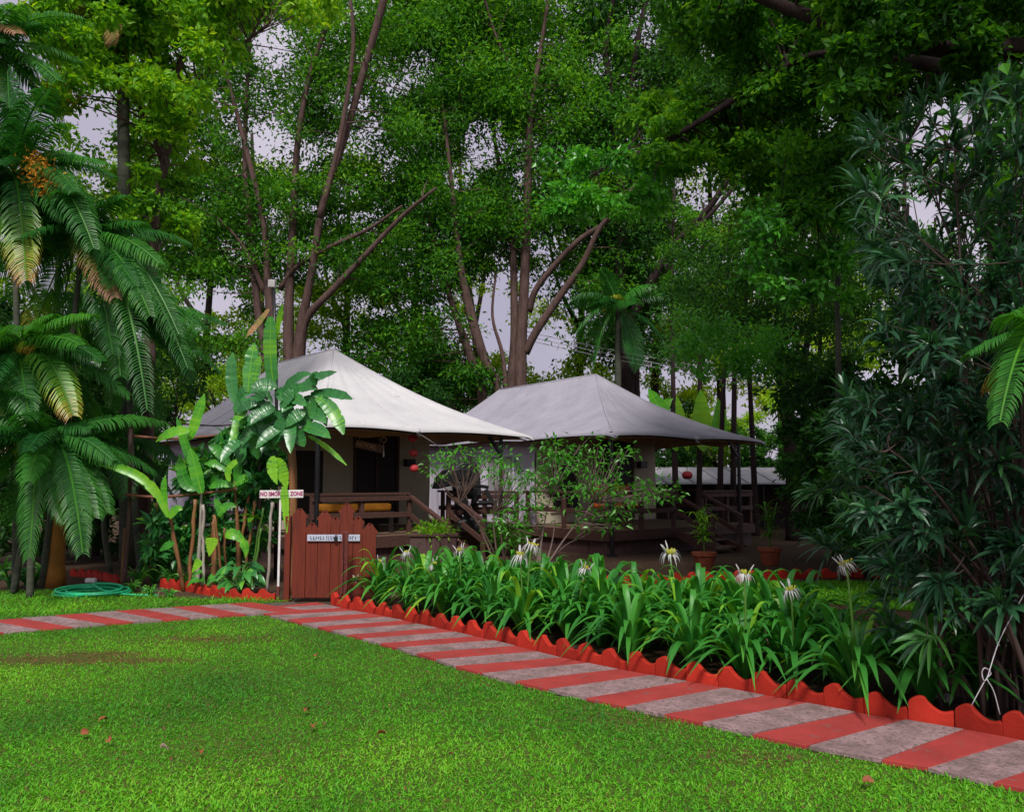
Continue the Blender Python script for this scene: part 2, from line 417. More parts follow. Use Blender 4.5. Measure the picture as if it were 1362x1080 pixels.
# path edges measured on the ground; the kerb edge first, then the lawn edge
KERB = np.array([G(x, y) for x, y in [(428, 803), (470, 813), (530, 825), (620, 845), (690, 862), (760, 879), (860, 899), (985, 921), (1140, 950), (1280, 972), (1362, 988)]])
KERB = np.vstack([KERB, KERB[-1] + (KERB[-1] - KERB[-3]) * 1.4])
KERB = smooth_path(KERB[:, :2], 4)
d_main = norm(np.gradient(KERB, axis=0))
n_main = np.stack([d_main[:, 1], -d_main[:, 0]], 1)      # to the lawn side
PW = 0.97
LEDGE = KERB + n_main * PW
def arclen(p): return np.concatenate([[0], np.cumsum(np.linalg.norm(np.diff(p, axis=0), axis=1))])
def ribbon(mbs, A, B, spans, z, h=0.04, jit=0.0, seed=0, skew=0.0, inset=0.0):
    """slabs between edge polylines A and B over arc-length spans; each (s0, s1, material index)"""
    sa = arclen(A)
    rg = rng(seed)
    for s0, s1, k in spans:
        dz = rg.uniform(-.004, .004)
        e = lambda c, s: np.array([np.interp(s, sa, c[:, 0]), np.interp(s, sa, c[:, 1])])
        a0_, a1_ = np.clip([s0 + skew, s1 + skew], 0, sa[-1]); b0_, b1_ = s0, s1
        if a1_ - a0_ < .02: continue
        j = rg.normal(0, .006, (4, 2))
        q = [e(A, a0_), e(A, a1_), e(B, b1_), e(B, b0_)]
        q = [q[0] + (q[3] - q[0]) * inset + j[0], q[1] + (q[2] - q[1]) * inset + j[1], q[2] + j[2], q[3] + j[3]]
        t = np.array([[*p, z + dz] for p in q])
        v = np.vstack([t, t - [0, 0, h]])
        mbs.add(v, [(3, 2, 1, 0), (4, 5, 6, 7), (0, 1, 5, 4), (1, 2, 6, 5), (2, 3, 7, 6), (3, 0, 4, 7)], k, rg.uniform())
def spans(total, start=0.0, red=.308, grey=.327, gap=.008):
    s, out, k = start, [], 0
    while s < total:
        w = red if k % 2 == 0 else grey
        out.append((s + gap / 2, min(s + w - gap / 2, total), k % 2)); s += w; k += 1
    return out
mb = MB()
tot = arclen(KERB)[-1]
poly = np.vstack([KERB, LEDGE[::-1]])
nk = len(KERB)
mbb = MB()
V = np.column_stack([np.vstack([KERB, LEDGE]), np.full(2 * nk, .012)])
mbb.add(V, [(i, i + nk, i + 1 + nk, i + 1) for i in range(nk - 1)])
ribbon(mb, KERB, LEDGE, spans(tot + .3, -.33), .035, .03, seed=3, skew=.34, inset=.07)
# left branch: upper edge and lower edge
UP = smooth_path(np.array([G(x, y)[:2] for x, y in [(395, 800.5), (373, 802), (247, 809.5), (148, 816), (0, 827)]]), 4)
UP = np.vstack([UP, UP[-1] + (UP[-1] - UP[-2]) * 12])
dl = norm(np.gradient(UP, axis=0)); nl = np.stack([-dl[:, 1], dl[:, 0]], 1)
LOW = UP + nl * .95
# keep clear of the main path: start where the lower edge meets its lawn edge
i0 = 2
ribbon(mb, UP[i0:], LOW[i0:], spans(arclen(UP[i0:])[-1] - .02, 0.05), .031, .03, seed=4, skew=.48)
n2 = len(UP) - i0
V = np.column_stack([np.vstack([UP[i0:], LOW[i0:]]), np.full(2 * n2, .008)])
mbb.add(V, [(i, i + 1, i + 1 + n2, i + n2) for i in range(n2 - 1)])
path_base = tag(mbb.build('path_bed', M['path_joint']), kind='structure')
path = tag(mb.build('garden_path', [M['path_red'], M['path_grey']], bevel=.004), kind='structure')

# lawn in front, verge beyond the left branch, small lawn behind the lilies
LJ = LEDGE[4]
front_poly = np.vstack([[(-14, 1.5)], [(-14, LOW[-1][1] - .1)], LOW[i0 + 1:][::-1], [LJ], LEDGE[5:], [(9, 1.5)]])
sheet('lawn', front_poly, .006, M['turf'])
verge_poly = np.vstack([UP[i0:], [(-14, UP[-1][1])], [G(-60, 786)[:2]], [G(60, 786)[:2]], [G(160, 789)[:2]], [G(260, 797)[:2]], [G(370, 800)[:2]]])
sheet('lawn_verge', verge_poly, .006, M['turf'])
back_poly = np.array([G(900, 800)[:2], G(1060, 800)[:2], G(1400, 830)[:2], G(1400, 780)[:2], G(1180, 775)[:2], G(900, 776)[:2]])
sheet('back_lawn', back_poly, .006, M['turf'])

def in_poly(pts, poly):
    x, y = pts[:, 0], pts[:, 1]; ins = np.zeros(len(pts), bool)
    j = len(poly) - 1
    for i in range(len(poly)):
        xi, yi, xj, yj = *poly[i][:2], *poly[j][:2]
        c = ((yi > y) != (yj > y)) & (x < (xj - xi) * (y - yi) / (yj - yi + 1e-12) + xi)
        ins ^= c; j = i
    return ins
def vnoise(p, f, seed):
    """cheap smooth noise from a few sines, about -1..1"""
    rg = rng(seed); o = np.zeros(len(p))
    for k in range(6):
        a = rg.normal(0, 1, p.shape[1]); a /= np.linalg.norm(a)
        o += np.sin(p @ a * f * rg.uniform(.6, 1.9) + rg.uniform(0, 6.28))
    return o / 3.0
def grass(name, poly, count, seed, h=(.016, .041), w=(.0055, .0105), dens=lambda p: 1.0, label=None):
    rg = rng(seed)
    lo, hi = poly.min(0)[:2], poly.max(0)[:2]
    pts = rg.uniform(lo, hi, (count, 2)); pts = pts[in_poly(pts, poly)]
    px, py = proj(np.column_stack([pts, np.zeros(len(pts))]))
    keep = (px > -60) & (px < 1420) & (py < 1140) & (pts[:, 1] > 2.5)
    keep &= rg.uniform(0, 1, len(pts)) < dens(pts)
    pts = pts[keep]; n = len(pts)
    a = rg.uniform(0, 6.28, n); el = rg.uniform(R(15), R(75), n)
    d = np.stack([np.cos(a) * np.cos(el), np.sin(a) * np.cos(el), np.sin(el)], 1)
    nr = np.array([0, 0, 1.]) + rg.normal(0, .35, (n, 3))
    ln = rg.uniform(*h, n) * (1 + .25 * vnoise(pts, 2.0, 5)); wd = rg.uniform(*w, n)
    px, py = px[keep], py[keep]
    tone = .45 + .22 * vnoise(pts, 1.1, 9) + .12 * vnoise(pts, 4, 2) + rg.normal(0, .17, n)
    bare = np.zeros(n)
    for (gx, gy, ra, rb, st) in BARE:
        c = G(gx, gy)[:2]
        q = ((pts[:, 0] - c[0]) / ra) ** 2 + ((pts[:, 1] - c[1]) / rb) ** 2
        bare = np.maximum(bare, st * np.exp(-q * 1.2))
    dry = rg.uniform(0, 1, n) < 1.5 * bare + .035 + .05 * np.clip(vnoise(pts, 1.7, 31), 0, 1)
    pos = np.column_stack([pts, np.full(n, .004)])
    mbg = MB()
    kites(mbg, pos[~dry], d[~dry], nr[~dry], ln[~dry], wd[~dry], np.clip(tone[~dry], 0, 1), 0, .2, .25)
    if dry.any(): kites(mbg, pos[dry], d[dry], nr[dry], ln[dry] * .7, wd[dry] * .8, rg.uniform(0, 1, dry.sum()), 1, .2, .25)
    return tag(mbg.build(name, [M['grass'], M['grass_dry']]), label, 'grass', kind='stuff')
BARE = [(70, 879, .75, .20, 1.0), (125, 872, .5, .14, .9), (190, 880, .45, .12, .75), (270, 852, .8, .22, .5), (880, 960, .5, .2, .3), (700, 900, .9, .3, .15), (1010, 1010, .4, .15, .35), (330, 1000, .5, .3, .12)]
grass('lawn_grass', front_poly, 1500000, 21, dens=lambda p: np.clip(7.5 / np.maximum(p[:, 1], 3.6) ** 1.15 * .62, .12, 1), label='short mown carpet grass of the front lawn')
grass('verge_grass', verge_poly, 60000, 22, (.03, .09), (.008, .014), label='grass strip between the palm bed and the left branch of the path')
grass('back_grass', back_poly, 40000, 23, (.04, .1), (.01, .016), label='grass behind the lily bed')

# ------------------------------------------------------------------ scalloped kerb blocks
def kerb_outline(w=.272, h=.17):
    pts = [(0, -.05), (0, h * .66)]
    for t in np.linspace(0, 1, 7): pts.append((w * (.02 + .34 * t), h * (.66 + .34 * math.sin(math.pi * (.5 * t + .12) / .62 * .62 + .0) if t < .7 else .66 + .34 * math.cos((t - .7) * 1.3))))
    for t in np.linspace(.12, 1, 8): pts.append((w * (.36 + .60 * t), h * (.93 - .42 * math.sin(math.pi * .5 * min(1, t * 1.45)) + .10 * max(0, t - .7) / .3)))
    pts += [(w * .992, h * .55), (w * .992, -.05)]
    out = [pts[0]]
    for p in pts[1:]:
        if p[0] >= out[-1][0] - 1e-6 and (abs(p[0] - out[-1][0]) > 1e-4 or abs(p[1] - out[-1][1]) > 1e-4): out.append(p)
    return out
kb = MB(); prism(kb, kerb_outline(), .052, (0, 1, 0))
kerb0 = None
KLAB = {'main': ('red wave-topped concrete block edging the lily bed along the striped path', 'kerb blocks of the lily bed'),
        'left': ('red wave-topped concrete block edging the staked plant bed left of the gate', 'kerb blocks of the staked plant bed'),
        'back': ('shaded red wave-topped block edging the strip between the lilies and the far tent', 'kerb blocks behind the lilies'),
        'palm': ('dull red edging block in the shade behind the green hose', 'kerb blocks behind the hose')}
def place_kerb(x, y, ang, which, sc=1.0, rg=rng(1)):
    global kerb0
    lab, grp = KLAB[which]
    if kerb0 is None:
        kerb0 = kb.build('kerb_block', M['kerb'], bevel=.008); o = kerb0
    else:
        o = kerb0.copy(); COL.objects.link(o)
    o.location = (x, y, rg.uniform(-.012, .006)); o.rotation_euler = (rg.normal(0, .02), rg.normal(0, .018), ang + rg.normal(0, .025))
    o.scale = (sc, 1, sc)
    tag(o, lab, 'kerb', grp)
def kerb_run(line, which, off=0.05, sc=1.0, step=.272, seed=1):
    line = np.asarray(line, float); s = arclen(line); rg = rng(seed)
    t = 0.0
    while t < s[-1] - step:
        a = np.array([np.interp(t, s, line[:, 0]), np.interp(t, s, line[:, 1])])
        b = np.array([np.interp(t + step, s, line[:, 0]), np.interp(t + step, s, line[:, 1])])
        d = norm(b - a); nn = np.array([-d[1], d[0]])
        p = a + nn * off
        place_kerb(p[0], p[1], math.atan2(d[1], d[0]), which, sc, rg)
        t += step * sc
kerb_run(KERB[1:], 'main', .045, seed=31)
kerb_run(smooth_path([G(212, 781)[:2], G(262, 789)[:2], G(310, 797)[:2], G(374, 798.5)[:2]], 4), 'left', .03, .86, seed=32)
kerb_run(smooth_path([G(690, 782)[:2], G(850, 778)[:2], G(1010, 772)[:2], G(1130, 768)[:2], G(1260, 772)[:2]], 4), 'back', .03, seed=33)
kerb_run(smooth_path([G(92, 766)[:2], G(122, 769)[:2], G(160, 778)[:2]], 4), 'palm', .03, .8, seed=34)

# ------------------------------------------------------------------ tents with decks
def text_mesh(body, size, mat, name, origin, ex, ez, parent=None, ext=.003, sx=1.0, bold=0.0):
    cu = bpy.data.curves.new(name, 'FONT'); cu.body = body; cu.size = size; cu.extrude = ext
    cu.align_x, cu.align_y = 'CENTER', 'CENTER'; cu.offset = bold; cu.resolution_u = 3
    t = bpy.data.objects.new(name, cu); COL.objects.link(t)
    dg = bpy.context.evaluated_depsgraph_get(); dg.update()
    me = bpy.data.meshes.new_from_object(t.evaluated_get(dg))
    bpy.data.objects.remove(t)
    v = np.empty(len(me.vertices) * 3); me.vertices.foreach_get('co', v); v = v.reshape(-1, 3)
    ex, ez = norm(ex), norm(ez); ey = np.cross(ex, ez)      # glyph z (extrude) -> toward viewer (-ey)
    w = np.asarray(origin) + np.outer(v[:, 0] * sx, ex) + np.outer(v[:, 1], ez) + np.outer(v[:, 2], ey)
    me.vertices.foreach_set('co', w.astype(np.float32).ravel()); me.update()
    me.materials.clear(); me.materials.append(mat)
    o = bpy.data.objects.new(name, me); COL.objects.link(o)
    if parent is not None: o.parent = parent; o.matrix_parent_inverse = parent_inv(parent)
    return o

class Frame:
    def __init__(self, near, far):
        self.near, self.far = np.array(near, float), np.array(far, float)
        self.W = np.linalg.norm(self.far - self.near)
        self.v = (self.far - self.near) / self.W
        self.u = np.array([self.v[1], -self.v[0]])
        self.m = (self.near + self.far) / 2
    def w(self, a, b, z):
        p = self.m + self.v * a - self.u * b
        return np.array([p[0], p[1], z])
    @property
    def V3(self): return np.array([*self.v, 0.])
    @property
    def U3(self): return np.array([*self.u, 0.])

def tent(fr, s, ridge, L, H, canvas, wallm_front, wallm_side, label, tie_front, seed, vd=3.2, ez=2.56):
    W = fr.W
    root = thing('safari_tent', fr.w(0, L / 2, 0), label, 'tent', 'canvas lodge tents')
    z_top = .555
    # canopy: four ruled faces from scalloped eaves to the ridge
    s2 = s + ridge
    def eave(side, t):
        ties = {'f': [0, tie_front, 1], 'n': [0, .32, .66, 1], 'b': [0, .5, 1], 'r': [0, .34, .68, 1]}[side]
        k = max(i for i in range(len(ties) - 1) if t >= ties[i] - 1e-9)
        x = (t - ties[k]) / (ties[k + 1] - ties[k]); arc = 4 * x * (1 - x)
        a, b = {'f': (-W / 2 + W * t, 0), 'n': (-W / 2, L * (1 - t)), 'b': (W / 2 - W * t, L), 'r': (W / 2, L * t)}[side]
        corner = min(t, 1 - t)
        inn = .13 * arc
        if side in 'fb': b += inn if side == 'f' else -inn
        else: a += inn if side == 'n' else -inn
        z = ez + .055 * arc + (-.03 if corner < 1e-6 else .02)
        return a, b, z
    def ridge_pt(side, t):
        if side == 'f': return 0, s, H
        if side == 'b': return 0, s2, H - .02
        tb = (1 - t) if side == 'n' else t
        return 0, s + ridge * tb, H - .02 * tb
    top, lin = MB(), MB()
    nr = 12
    for side in 'fnbr':
        ts = np.linspace(0, 1, 37)
        rows, rows2 = [], []
        for q in np.linspace(0, 1, nr):
            r1, r2 = [], []
            for t in ts:
                e, r = np.array(eave(side, t)), np.array(ridge_pt(side, t))
                p = e + (r - e) * q
                sag = -.20 * math.sin(math.pi * q) - .05 * math.sin(math.pi * q) * math.sin(math.pi * t)
                wr = .008 * math.sin(t * 41 + seed) * (1 - q) * q * 4
                p[2] += sag + wr
                r1.append(fr.w(*p)); r2.append(fr.w(p[0] * .985, s + (p[1] - s) * .99, p[2] - .05 - .05 * (1 - q)))
            rows.append(r1); rows2.append(r2)
        # small hem folded down at the eave
        hem = [np.array(p) - [0, 0, .05] for p in rows[0]]
        g = np.array([hem] + rows); k = len(ts)
        i, j = np.meshgrid(np.arange(nr), np.arange(k - 1), indexing='ij'); i, j = i.ravel(), j.ravel()
        F = np.stack([i * k + j, i * k + j + 1, (i + 1) * k + j + 1, (i + 1) * k + j], 1)
        top.add(g.reshape(-1, 3), F)
        g2 = np.array(rows2)
        i, j = np.meshgrid(np.arange(nr - 1), np.arange(k - 1), indexing='ij'); i, j = i.ravel(), j.ravel()
        F = np.stack([i * k + j + 1, i * k + j, (i + 1) * k + j, (i + 1) * k + j + 1], 1)
        lin.add(g2.reshape(-1, 3), F)
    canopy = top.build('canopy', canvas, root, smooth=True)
    lin.build('lining', M['lining'], canopy, smooth=True)
    sm = MB()
    for side, t, rt in (('f', 0, 'f'), ('f', 1, 'f'), ('b', 0, 'b'), ('b', 1, 'b')):
        e, r = np.array(eave(side, t)), np.array(ridge_pt(rt, t))
        pts = []
        for q in np.linspace(0, 1, 14):
            p = e + (r - e) * q; p[2] += -.20 * math.sin(math.pi * q) + .006
            pts.append(fr.w(*p))
        tube(sm, pts, .018, 6)
    tube(sm, [fr.w(0, s, H + .004), fr.w(0, s2, H - .016)], .02, 6)
    for side, cnt in (('f', 4), ('n', 7), ('r', 7)):
        for t in (np.arange(cnt) + 1) / (cnt + 1):
            e, r = np.array(eave(side, t)), np.array(ridge_pt(side, t)); pts = []
            for q in np.linspace(0.002, .97, 16):
                p = e + (r - e) * q; p[2] += -.20 * math.sin(math.pi * q) - .05 * math.sin(math.pi * q) * math.sin(math.pi * t) + .001
                pts.append(fr.w(*p))
            tube(sm, pts, .007, 5)
    sm.build('seam', M['seam'] if canvas is M['canvas'] else M['canvas_shaded_seam'], canopy, smooth=True)
    # canvas room
    wr = W / 2 - .5; b1 = L - .7
    fw = MB()
    pts = [fr.w(-wr, vd, z_top), fr.w(wr, vd, z_top), fr.w(wr, vd, 2.66), fr.w(wr * .5, vd, 3.02), fr.w(0, vd, 3.4), fr.w(-wr * .5, vd, 3.02), fr.w(-wr, vd, 2.66)]
    q = np.array(pts); n = len(q); back = q - np.array([*fr.u, 0]) * .03
    fw.add(np.vstack([q, back]), [tuple(range(n)), tuple(range(2 * n - 1, n - 1, -1))] + [(i, i + n, (i + 1) % n + n, (i + 1) % n) for i in range(n)])
    front_wall = fw.build('front_wall', wallm_front, root)
    for sgn in (-1, 1):
        sw = MB(); k = 60; rows = []
        for z in np.linspace(.5, 2.70, 8):
            rows.append([fr.w(sgn * (wr + .012 * math.sin(i * 1.7) + .02 * math.sin(i * .61) + .04 * math.sin(math.pi * (z - .5) / 2.2)), vd + .031 + (b1 - vd - .031) * i / (k - 1), z) for i in range(k)])
        g = np.array(rows)
        i, j = np.meshgrid(np.arange(7), np.arange(k - 1), indexing='ij'); i, j = i.ravel(), j.ravel()
        F = np.stack([i * k + j, i * k + j + 1, (i + 1) * k + j + 1, (i + 1) * k + j], 1)
        sw.add(g.reshape(-1, 3), F if sgn > 0 else F[:, ::-1])
        side_wall = sw.build('side_wall', wallm_side, root, smooth=True)
        for bw in (vd + .75, vd + 2.7):
            wnd = MB()
            x = sgn * (wr + .075)
            beam(wnd, fr.w(x, bw + .62, 1.0), fr.w(x, bw + .62, 2.2), 1.12, .02, up=fr.V3)
            pane = wnd.build('window', M['curtain'], root)
            fm = MB()
            x2 = sgn * (wr + .095)
            for zz in (.97, 2.23): beam(fm, fr.w(x2, bw + .02, zz), fr.w(x2, bw + 1.22, zz), .03, .06)
            for bb in (bw + .05, bw + .63, bw + 1.19): beam(fm, fr.w(x2, bb, 1.0), fr.w(x2, bb, 2.2), .05, .028, up=fr.V3)
            fm.build('window_frame', wallm_side, pane)
    bw_ = MB(); beam(bw_, fr.w(-wr, b1, 1.6), fr.w(wr, b1, 1.6), .03, 2.2); bw_.build('back_wall', wallm_side, root)
    # door and dark window beside it
    dm = MB(); beam(dm, fr.w(.06, vd - .012, 1.62), fr.w(1.18, vd - .012, 1.62), .02, 2.06); door = dm.build('door', M['door'], root)
    df = MB()
    for a in (.03, 1.21): beam(df, fr.w(a, vd - .02, .59), fr.w(a, vd - .02, 2.70), .05, .06, up=fr.V3)
    beam(df, fr.w(.0, vd - .02, 2.73), fr.w(1.24, vd - .02, 2.73), .05, .06); beam(df, fr.w(.62, vd - .032, .62), fr.w(.62, vd - .032, 2.64), .012, .04, up=fr.V3)
    df.build('door_frame', M['deck'], door)
    wm = MB(); beam(wm, fr.w(-1.62, vd - .012, 1.55), fr.w(-.78, vd - .012, 1.55), .02, 1.4); wn_ = wm.build('window', M['mesh_dark'], root)
    wf = MB()
    for a in (-1.66, -.74): beam(wf, fr.w(a, vd - .02, .86), fr.w(a, vd - .02, 2.25), .05, .06, up=fr.V3)
    for zz in (.84, 2.28): beam(wf, fr.w(-1.69, vd - .02, zz), fr.w(-.71, vd - .02, zz), .05, .06)
    wf.build('window_frame', wallm_front, wn_)
    # wall lamp box by the door
    lb = MB(); box(lb, fr.w(1.50, vd - .09, 2.02), (.26, .15, .17), np.stack([fr.V3, fr.U3, [0, 0, 1]], 1)); lb.build('wall_lamp', M['black_plastic'], root, bevel=.01)
    # canvas band behind the eave, under the canopy front
    bd = MB(); k = 30; ts = np.linspace(-wr - .2, wr + .2, k)
    g = np.array([[fr.w(a, .55 + .05 * math.sin(i * .9), 2.62 + .02 * math.sin(i)) for i, a in enumerate(ts)], [fr.w(a, .75 + .04 * math.sin(i * .9 + .5), 2.46 + .03 * math.sin(i * .7)) for i, a in enumerate(ts)]])
    F = np.array([[j, j + 1, k + j + 1, k + j] for j in range(k - 1)])
    bd.add(g.reshape(-1, 3), F); bd.build('valance', M['lining'], root, smooth=True)
    # poles with struts; rope tie
    for t in (.03, .865):
        a = -W / 2 + W * t
        pm = MB(); tube(pm, [fr.w(a, .28, 0.0), fr.w(a, .28, 2.63)], .042, 10); box(pm, fr.w(a, .28, .02), (.2, .2, .04)); pm.build('pole', M['black_metal'], root, smooth=False)
    tm = MB(); a = -W / 2 + W * tie_front
    tube(tm, [fr.w(a, -.01, ez + .02), fr.w(a + .02, .03, ez - .03), fr.w(a + .07, .02, ez - .10)], [.05, .035, .02], 7)
    tube(tm, [fr.w(a + .03, .04, ez - .03), fr.w(a + .9, .28, 2.2)], .006, 5)
    tm.build('rope_tie', M['seam'], root, smooth=True)
    st = MB(); a = -W / 2 + W * .865
    beam(st, fr.w(a, .28, 2.15), fr.w(a - .35, .30, 2.57), .05, .07); st.build('strut', M['black_metal'], root)
    return root

def deck(fr, L, label, stair=(-.40, .58), seed=0):
    W = fr.W; a0, a1, b0, b1 = -W / 2 + .08, W / 2 - .12, .35, L - .4
    root = thing('wooden_deck', fr.w(0, b0, 0), label, 'deck', 'raised wooden tent decks')
    ft = MB(); nb = 40; wd = (a1 - a0) / nb
    for i in range(nb):
        a = a0 + wd * (i + .5); beam(ft, fr.w(a, b0, .52 + .002 * (i % 3)), fr.w(a, b1, .52 + .002 * (i % 3)), wd - .008, .03)
    ft.build('deck_floor', M['deck_top'], root)
    fa = MB(); beam(fa, fr.w(a0 - .03, b0 - .025, .42), fr.w(a1 + .03, b0 - .025, .42), .045, .22); fa.build('fascia', M['deck'], root, bevel=.004)
    fa = MB(); beam(fa, fr.w(a1 + .01, b0 + .03, .42), fr.w(a1 + .01, b1, .42), .045, .22); beam(fa, fr.w(a0 - .01, b0 + .03, .42), fr.w(a0 - .01, b1, .42), .045, .22); fa.build('side_fascia', M['deck'], root)
    sk = MB(); k = 9
    for i in range(k):
        x0 = a0 + (a1 - a0) * i / k; beam(sk, fr.w(x0 + .01, b0 + .06, .155), fr.w(x0 + (a1 - a0) / k - .01, b0 + .06, .155), .03, .33)
    for i in range(16):
        x0 = b0 + .1 + (b1 - b0 - .2) * i / 16; beam(sk, fr.w(a1 - .06, x0, .155), fr.w(a1 - .06, x0 + .5, .155), .03, .33); beam(sk, fr.w(a0 + .06, x0, .155), fr.w(a0 + .06, x0 + .5, .155), .03, .33)
    sk.build('skirt', M['skirt'], root)
    br = b0 + .03; zt, zm = 1.30, .93
    posts = [a0 + .05, a0 + (stair[0] - a0) * .5, stair[0], stair[1], stair[1] + (a1 - stair[1]) * .5, a1 - .05]
    for a in posts:
        p = MB(); beam(p, fr.w(a, br, .38), fr.w(a, br, zt + .01), .08, .08, up=fr.V3); p.build('rail_post', M['deck'], root, bevel=.005)
    for sgn in (-1, 1):
        for b in (br + 1.4, br + 2.7):
            p = MB(); a = a1 - .05 if sgn > 0 else a0 + .05; beam(p, fr.w(a, b, .55), fr.w(a, b, zt + .01), .08, .08, up=fr.V3); p.build('rail_post', M['deck'], root, bevel=.005)
    for (x0, x1) in ((a0 + .02, stair[0]), (stair[1], a1 - .02)):
        for z, h in ((zt + .035, .05), (zm, .10)):
            r = MB(); beam(r, fr.w(x0, br - (.0 if h < .06 else .055), z), fr.w(x1, br - (.0 if h < .06 else .055), z), .13 if h < .06 else .03, h); r.build('rail', M['deck'], root, bevel=.006)
        r = MB(); beam(r, fr.w(x0, br - .057, zt - .05), fr.w(x1, br - .057, zt - .05), .03, .09); r.build('rail', M['deck'], root, bevel=.004)
    for a in (a1 - .05, a0 + .05):
        for z in (zt + .035, zm):
            r = MB(); beam(r, fr.w(a, br + .07, z), fr.w(a, br + 2.85, z), .12 if z > 1 else .03, .05 if z > 1 else .1); r.build('rail', M['deck'], root, bevel=.006)
    # stair with sloping handrails
    stt = MB()
    for i in range(3):
        bb = b0 - .08 - .30 * (i + .5); z = .55 - .145 * (i + 1)
        beam(stt, fr.w(stair[0] + .03, bb, z), fr.w(stair[1] - .03, bb, z), .29, .04)
    stt.build('stair_tread', M['deck_top'], root)
    for a in (stair[0], stair[1]):
        h = MB(); beam(h, fr.w(a, br - .05, zt - .02), fr.w(a, b0 - 1.12, .80), .10, .06); h.build('handrail', M['deck'], root, bevel=.006)
        h = MB(); beam(h, fr.w(a, br - .06, .90), fr.w(a, b0 - 1.08, .42), .035, .10); h.build('stair_rail', M['deck'], root)
        h = MB(); beam(h, fr.w(a, b0 - .06, .40), fr.w(a, b0 - 1.05, .06), .04, .18); h.build('stringer', M['deck'], root)
        h = MB(); beam(h, fr.w(a, b0 - 1.08, 0), fr.w(a, b0 - 1.08, .80), .075, .075, up=fr.V3); h.build('stair_post', M['deck'], root, bevel=.005)
    return root

F1 = Frame((-3.46, 14.45), (0.48, 18.0))
F2 = Frame((2.16, 17.0), (6.30, 20.2))
deck(F1, 9.5, 'brown railed deck under the nearer white tent, its stair leading to the lilies')
tent(F1, 4.2, 3.0, 9.5, 4.74, M['canvas'], M['wall_cream'], M['wall_grey'], 'nearer tent with bright white canvas canopy and cream front wall', .41, 1)
deck(F2, 9.5, 'brown railed deck under the farther grey tent, partly hidden by a leafy shrub')
tent(F2, 3.3, 4.2, 9.5, 4.37, M['canvas_shaded'], M['wall_cream'], M['wall_grey'], 'farther tent with canvas canopy greyed for tree shade and grey curtained side wall', .5, 2)

# ------------------------------------------------------------------ things on the decks
EX, EZ = np.array([1., 0, 0]), np.array([0, 0, 1.])
# hanging name board
Yb = 16.9
c = P(491, 593.5, Yb); tl = P(474, 583, Yb)
nb_root = thing('name_board', c, 'slanting dark board lettered ROYAL hanging before the dark tent door', 'sign')
sl = norm(P(509, 597.5, Yb) - P(474, 590, Yb))
up = np.cross(np.cross(sl, EZ), sl) * 1.0
up = norm(EZ - sl * np.dot(EZ, sl))
bm = MB(); box(bm, c, (.58, .025, .165), np.stack([sl, np.cross(up, sl), up], 1)); bm.build('board', M['board_wood'], nb_root, bevel=.006)
text_mesh('ROYAL', .135, M['letter_wood'], 'lettering', c - sl * .055 + np.array([0, -.017, 0]), sl, up, nb_root, .004, 1.02, .002)
hm = MB()
for t in (-.22, .22): tube(hm, [c + sl * t + up * .08, c + sl * t * .9 + EZ * (.28 - .05 * t)], .005, 5)
hm.build('hanging_cord', M['cord'], nb_root)
# wind chime with ring and pale tail
wc = P(510.5, 585, 16.8)
wr_ = thing('wind_chime', wc, 'small ring wind chime with a pale drop hanging right of the slanting board', 'wind chime')
m = MB(); a = np.linspace(0, 2 * math.pi, 17); tube(m, np.stack([wc[0] + .055 * np.cos(a), np.full(17, wc[1]), wc[2] + .05 * np.sin(a)], 1), .008, 6, cap=False); tube(m, [wc + [0, 0, .05], wc + [0, 0, .16]], .004, 5); m.build('ring', M['letter_wood'], wr_, smooth=True)
m = MB(); tube(m, [wc - [0, 0, .05], wc - [0, 0, .22], wc - [0, 0, .30], wc - [0, 0, .36]], [.004, .008, .022, .010], 7); m.build('drop', M['white_paint'], wr_, smooth=True)
# string of three red lanterns
ls = P(549, 576, 16.4)
lr = thing('lantern_string', ls, 'string of three small red lanterns hanging by the white tent front', 'lantern string')
m = MB(); tube(m, [ls, P(551, 632, 16.4)], .004, 5); m.build('cord', M['black_metal'], lr)
for px, py in ((549, 583), (550, 602.5), (551, 623)):
    q = P(px, py, 16.4); m = MB()
    tube(m, [q + [0, 0, -.075], q + [0, 0, -.055], q, q + [0, 0, .055], q + [0, 0, .075]], [.035, .07, .10, .07, .035], 12); m.build('lantern', M['red_lantern'], lr, smooth=True)
# bench with yellow cushions behind the front rail of the white tent
bp = F1.w(-1.05, 1.35, .555)
bt = thing('veranda_bench', bp, 'dark wooden bench with yellow cushions behind the gate pickets', 'bench')
rm = np.stack([F1.V3, -F1.U3, EZ], 1)
def lb_(m, dx, dy, dz, s): box(m, bp + F1.V3 * dx - F1.U3 * dy + EZ * dz, s, rm)
m = MB(); lb_(m, 0, 0, .38, (1.5, .62, .06)); m.build('seat', M['deck'], bt, bevel=.006)
m = MB(); lb_(m, 0, .29, .74, (1.5, .05, .10)); lb_(m, 0, .29, .55, (1.5, .04, .07)); m.build('backrest', M['door'], bt, bevel=.006)
for dx in (-.7, .7):
    for dy in (-.26, .29):
        m = MB(); lb_(m, dx, dy, .175 if dy < 0 else .44, (.07, .07, .35 if dy < 0 else .88)); m.build('leg', M['door'], bt)
for dx in (-.42, .36):
    m = MB(); lb_(m, dx, -.02, .50, (.68, .55, .16)); m.build('cushion', M['yellow'], bt, bevel=.05)
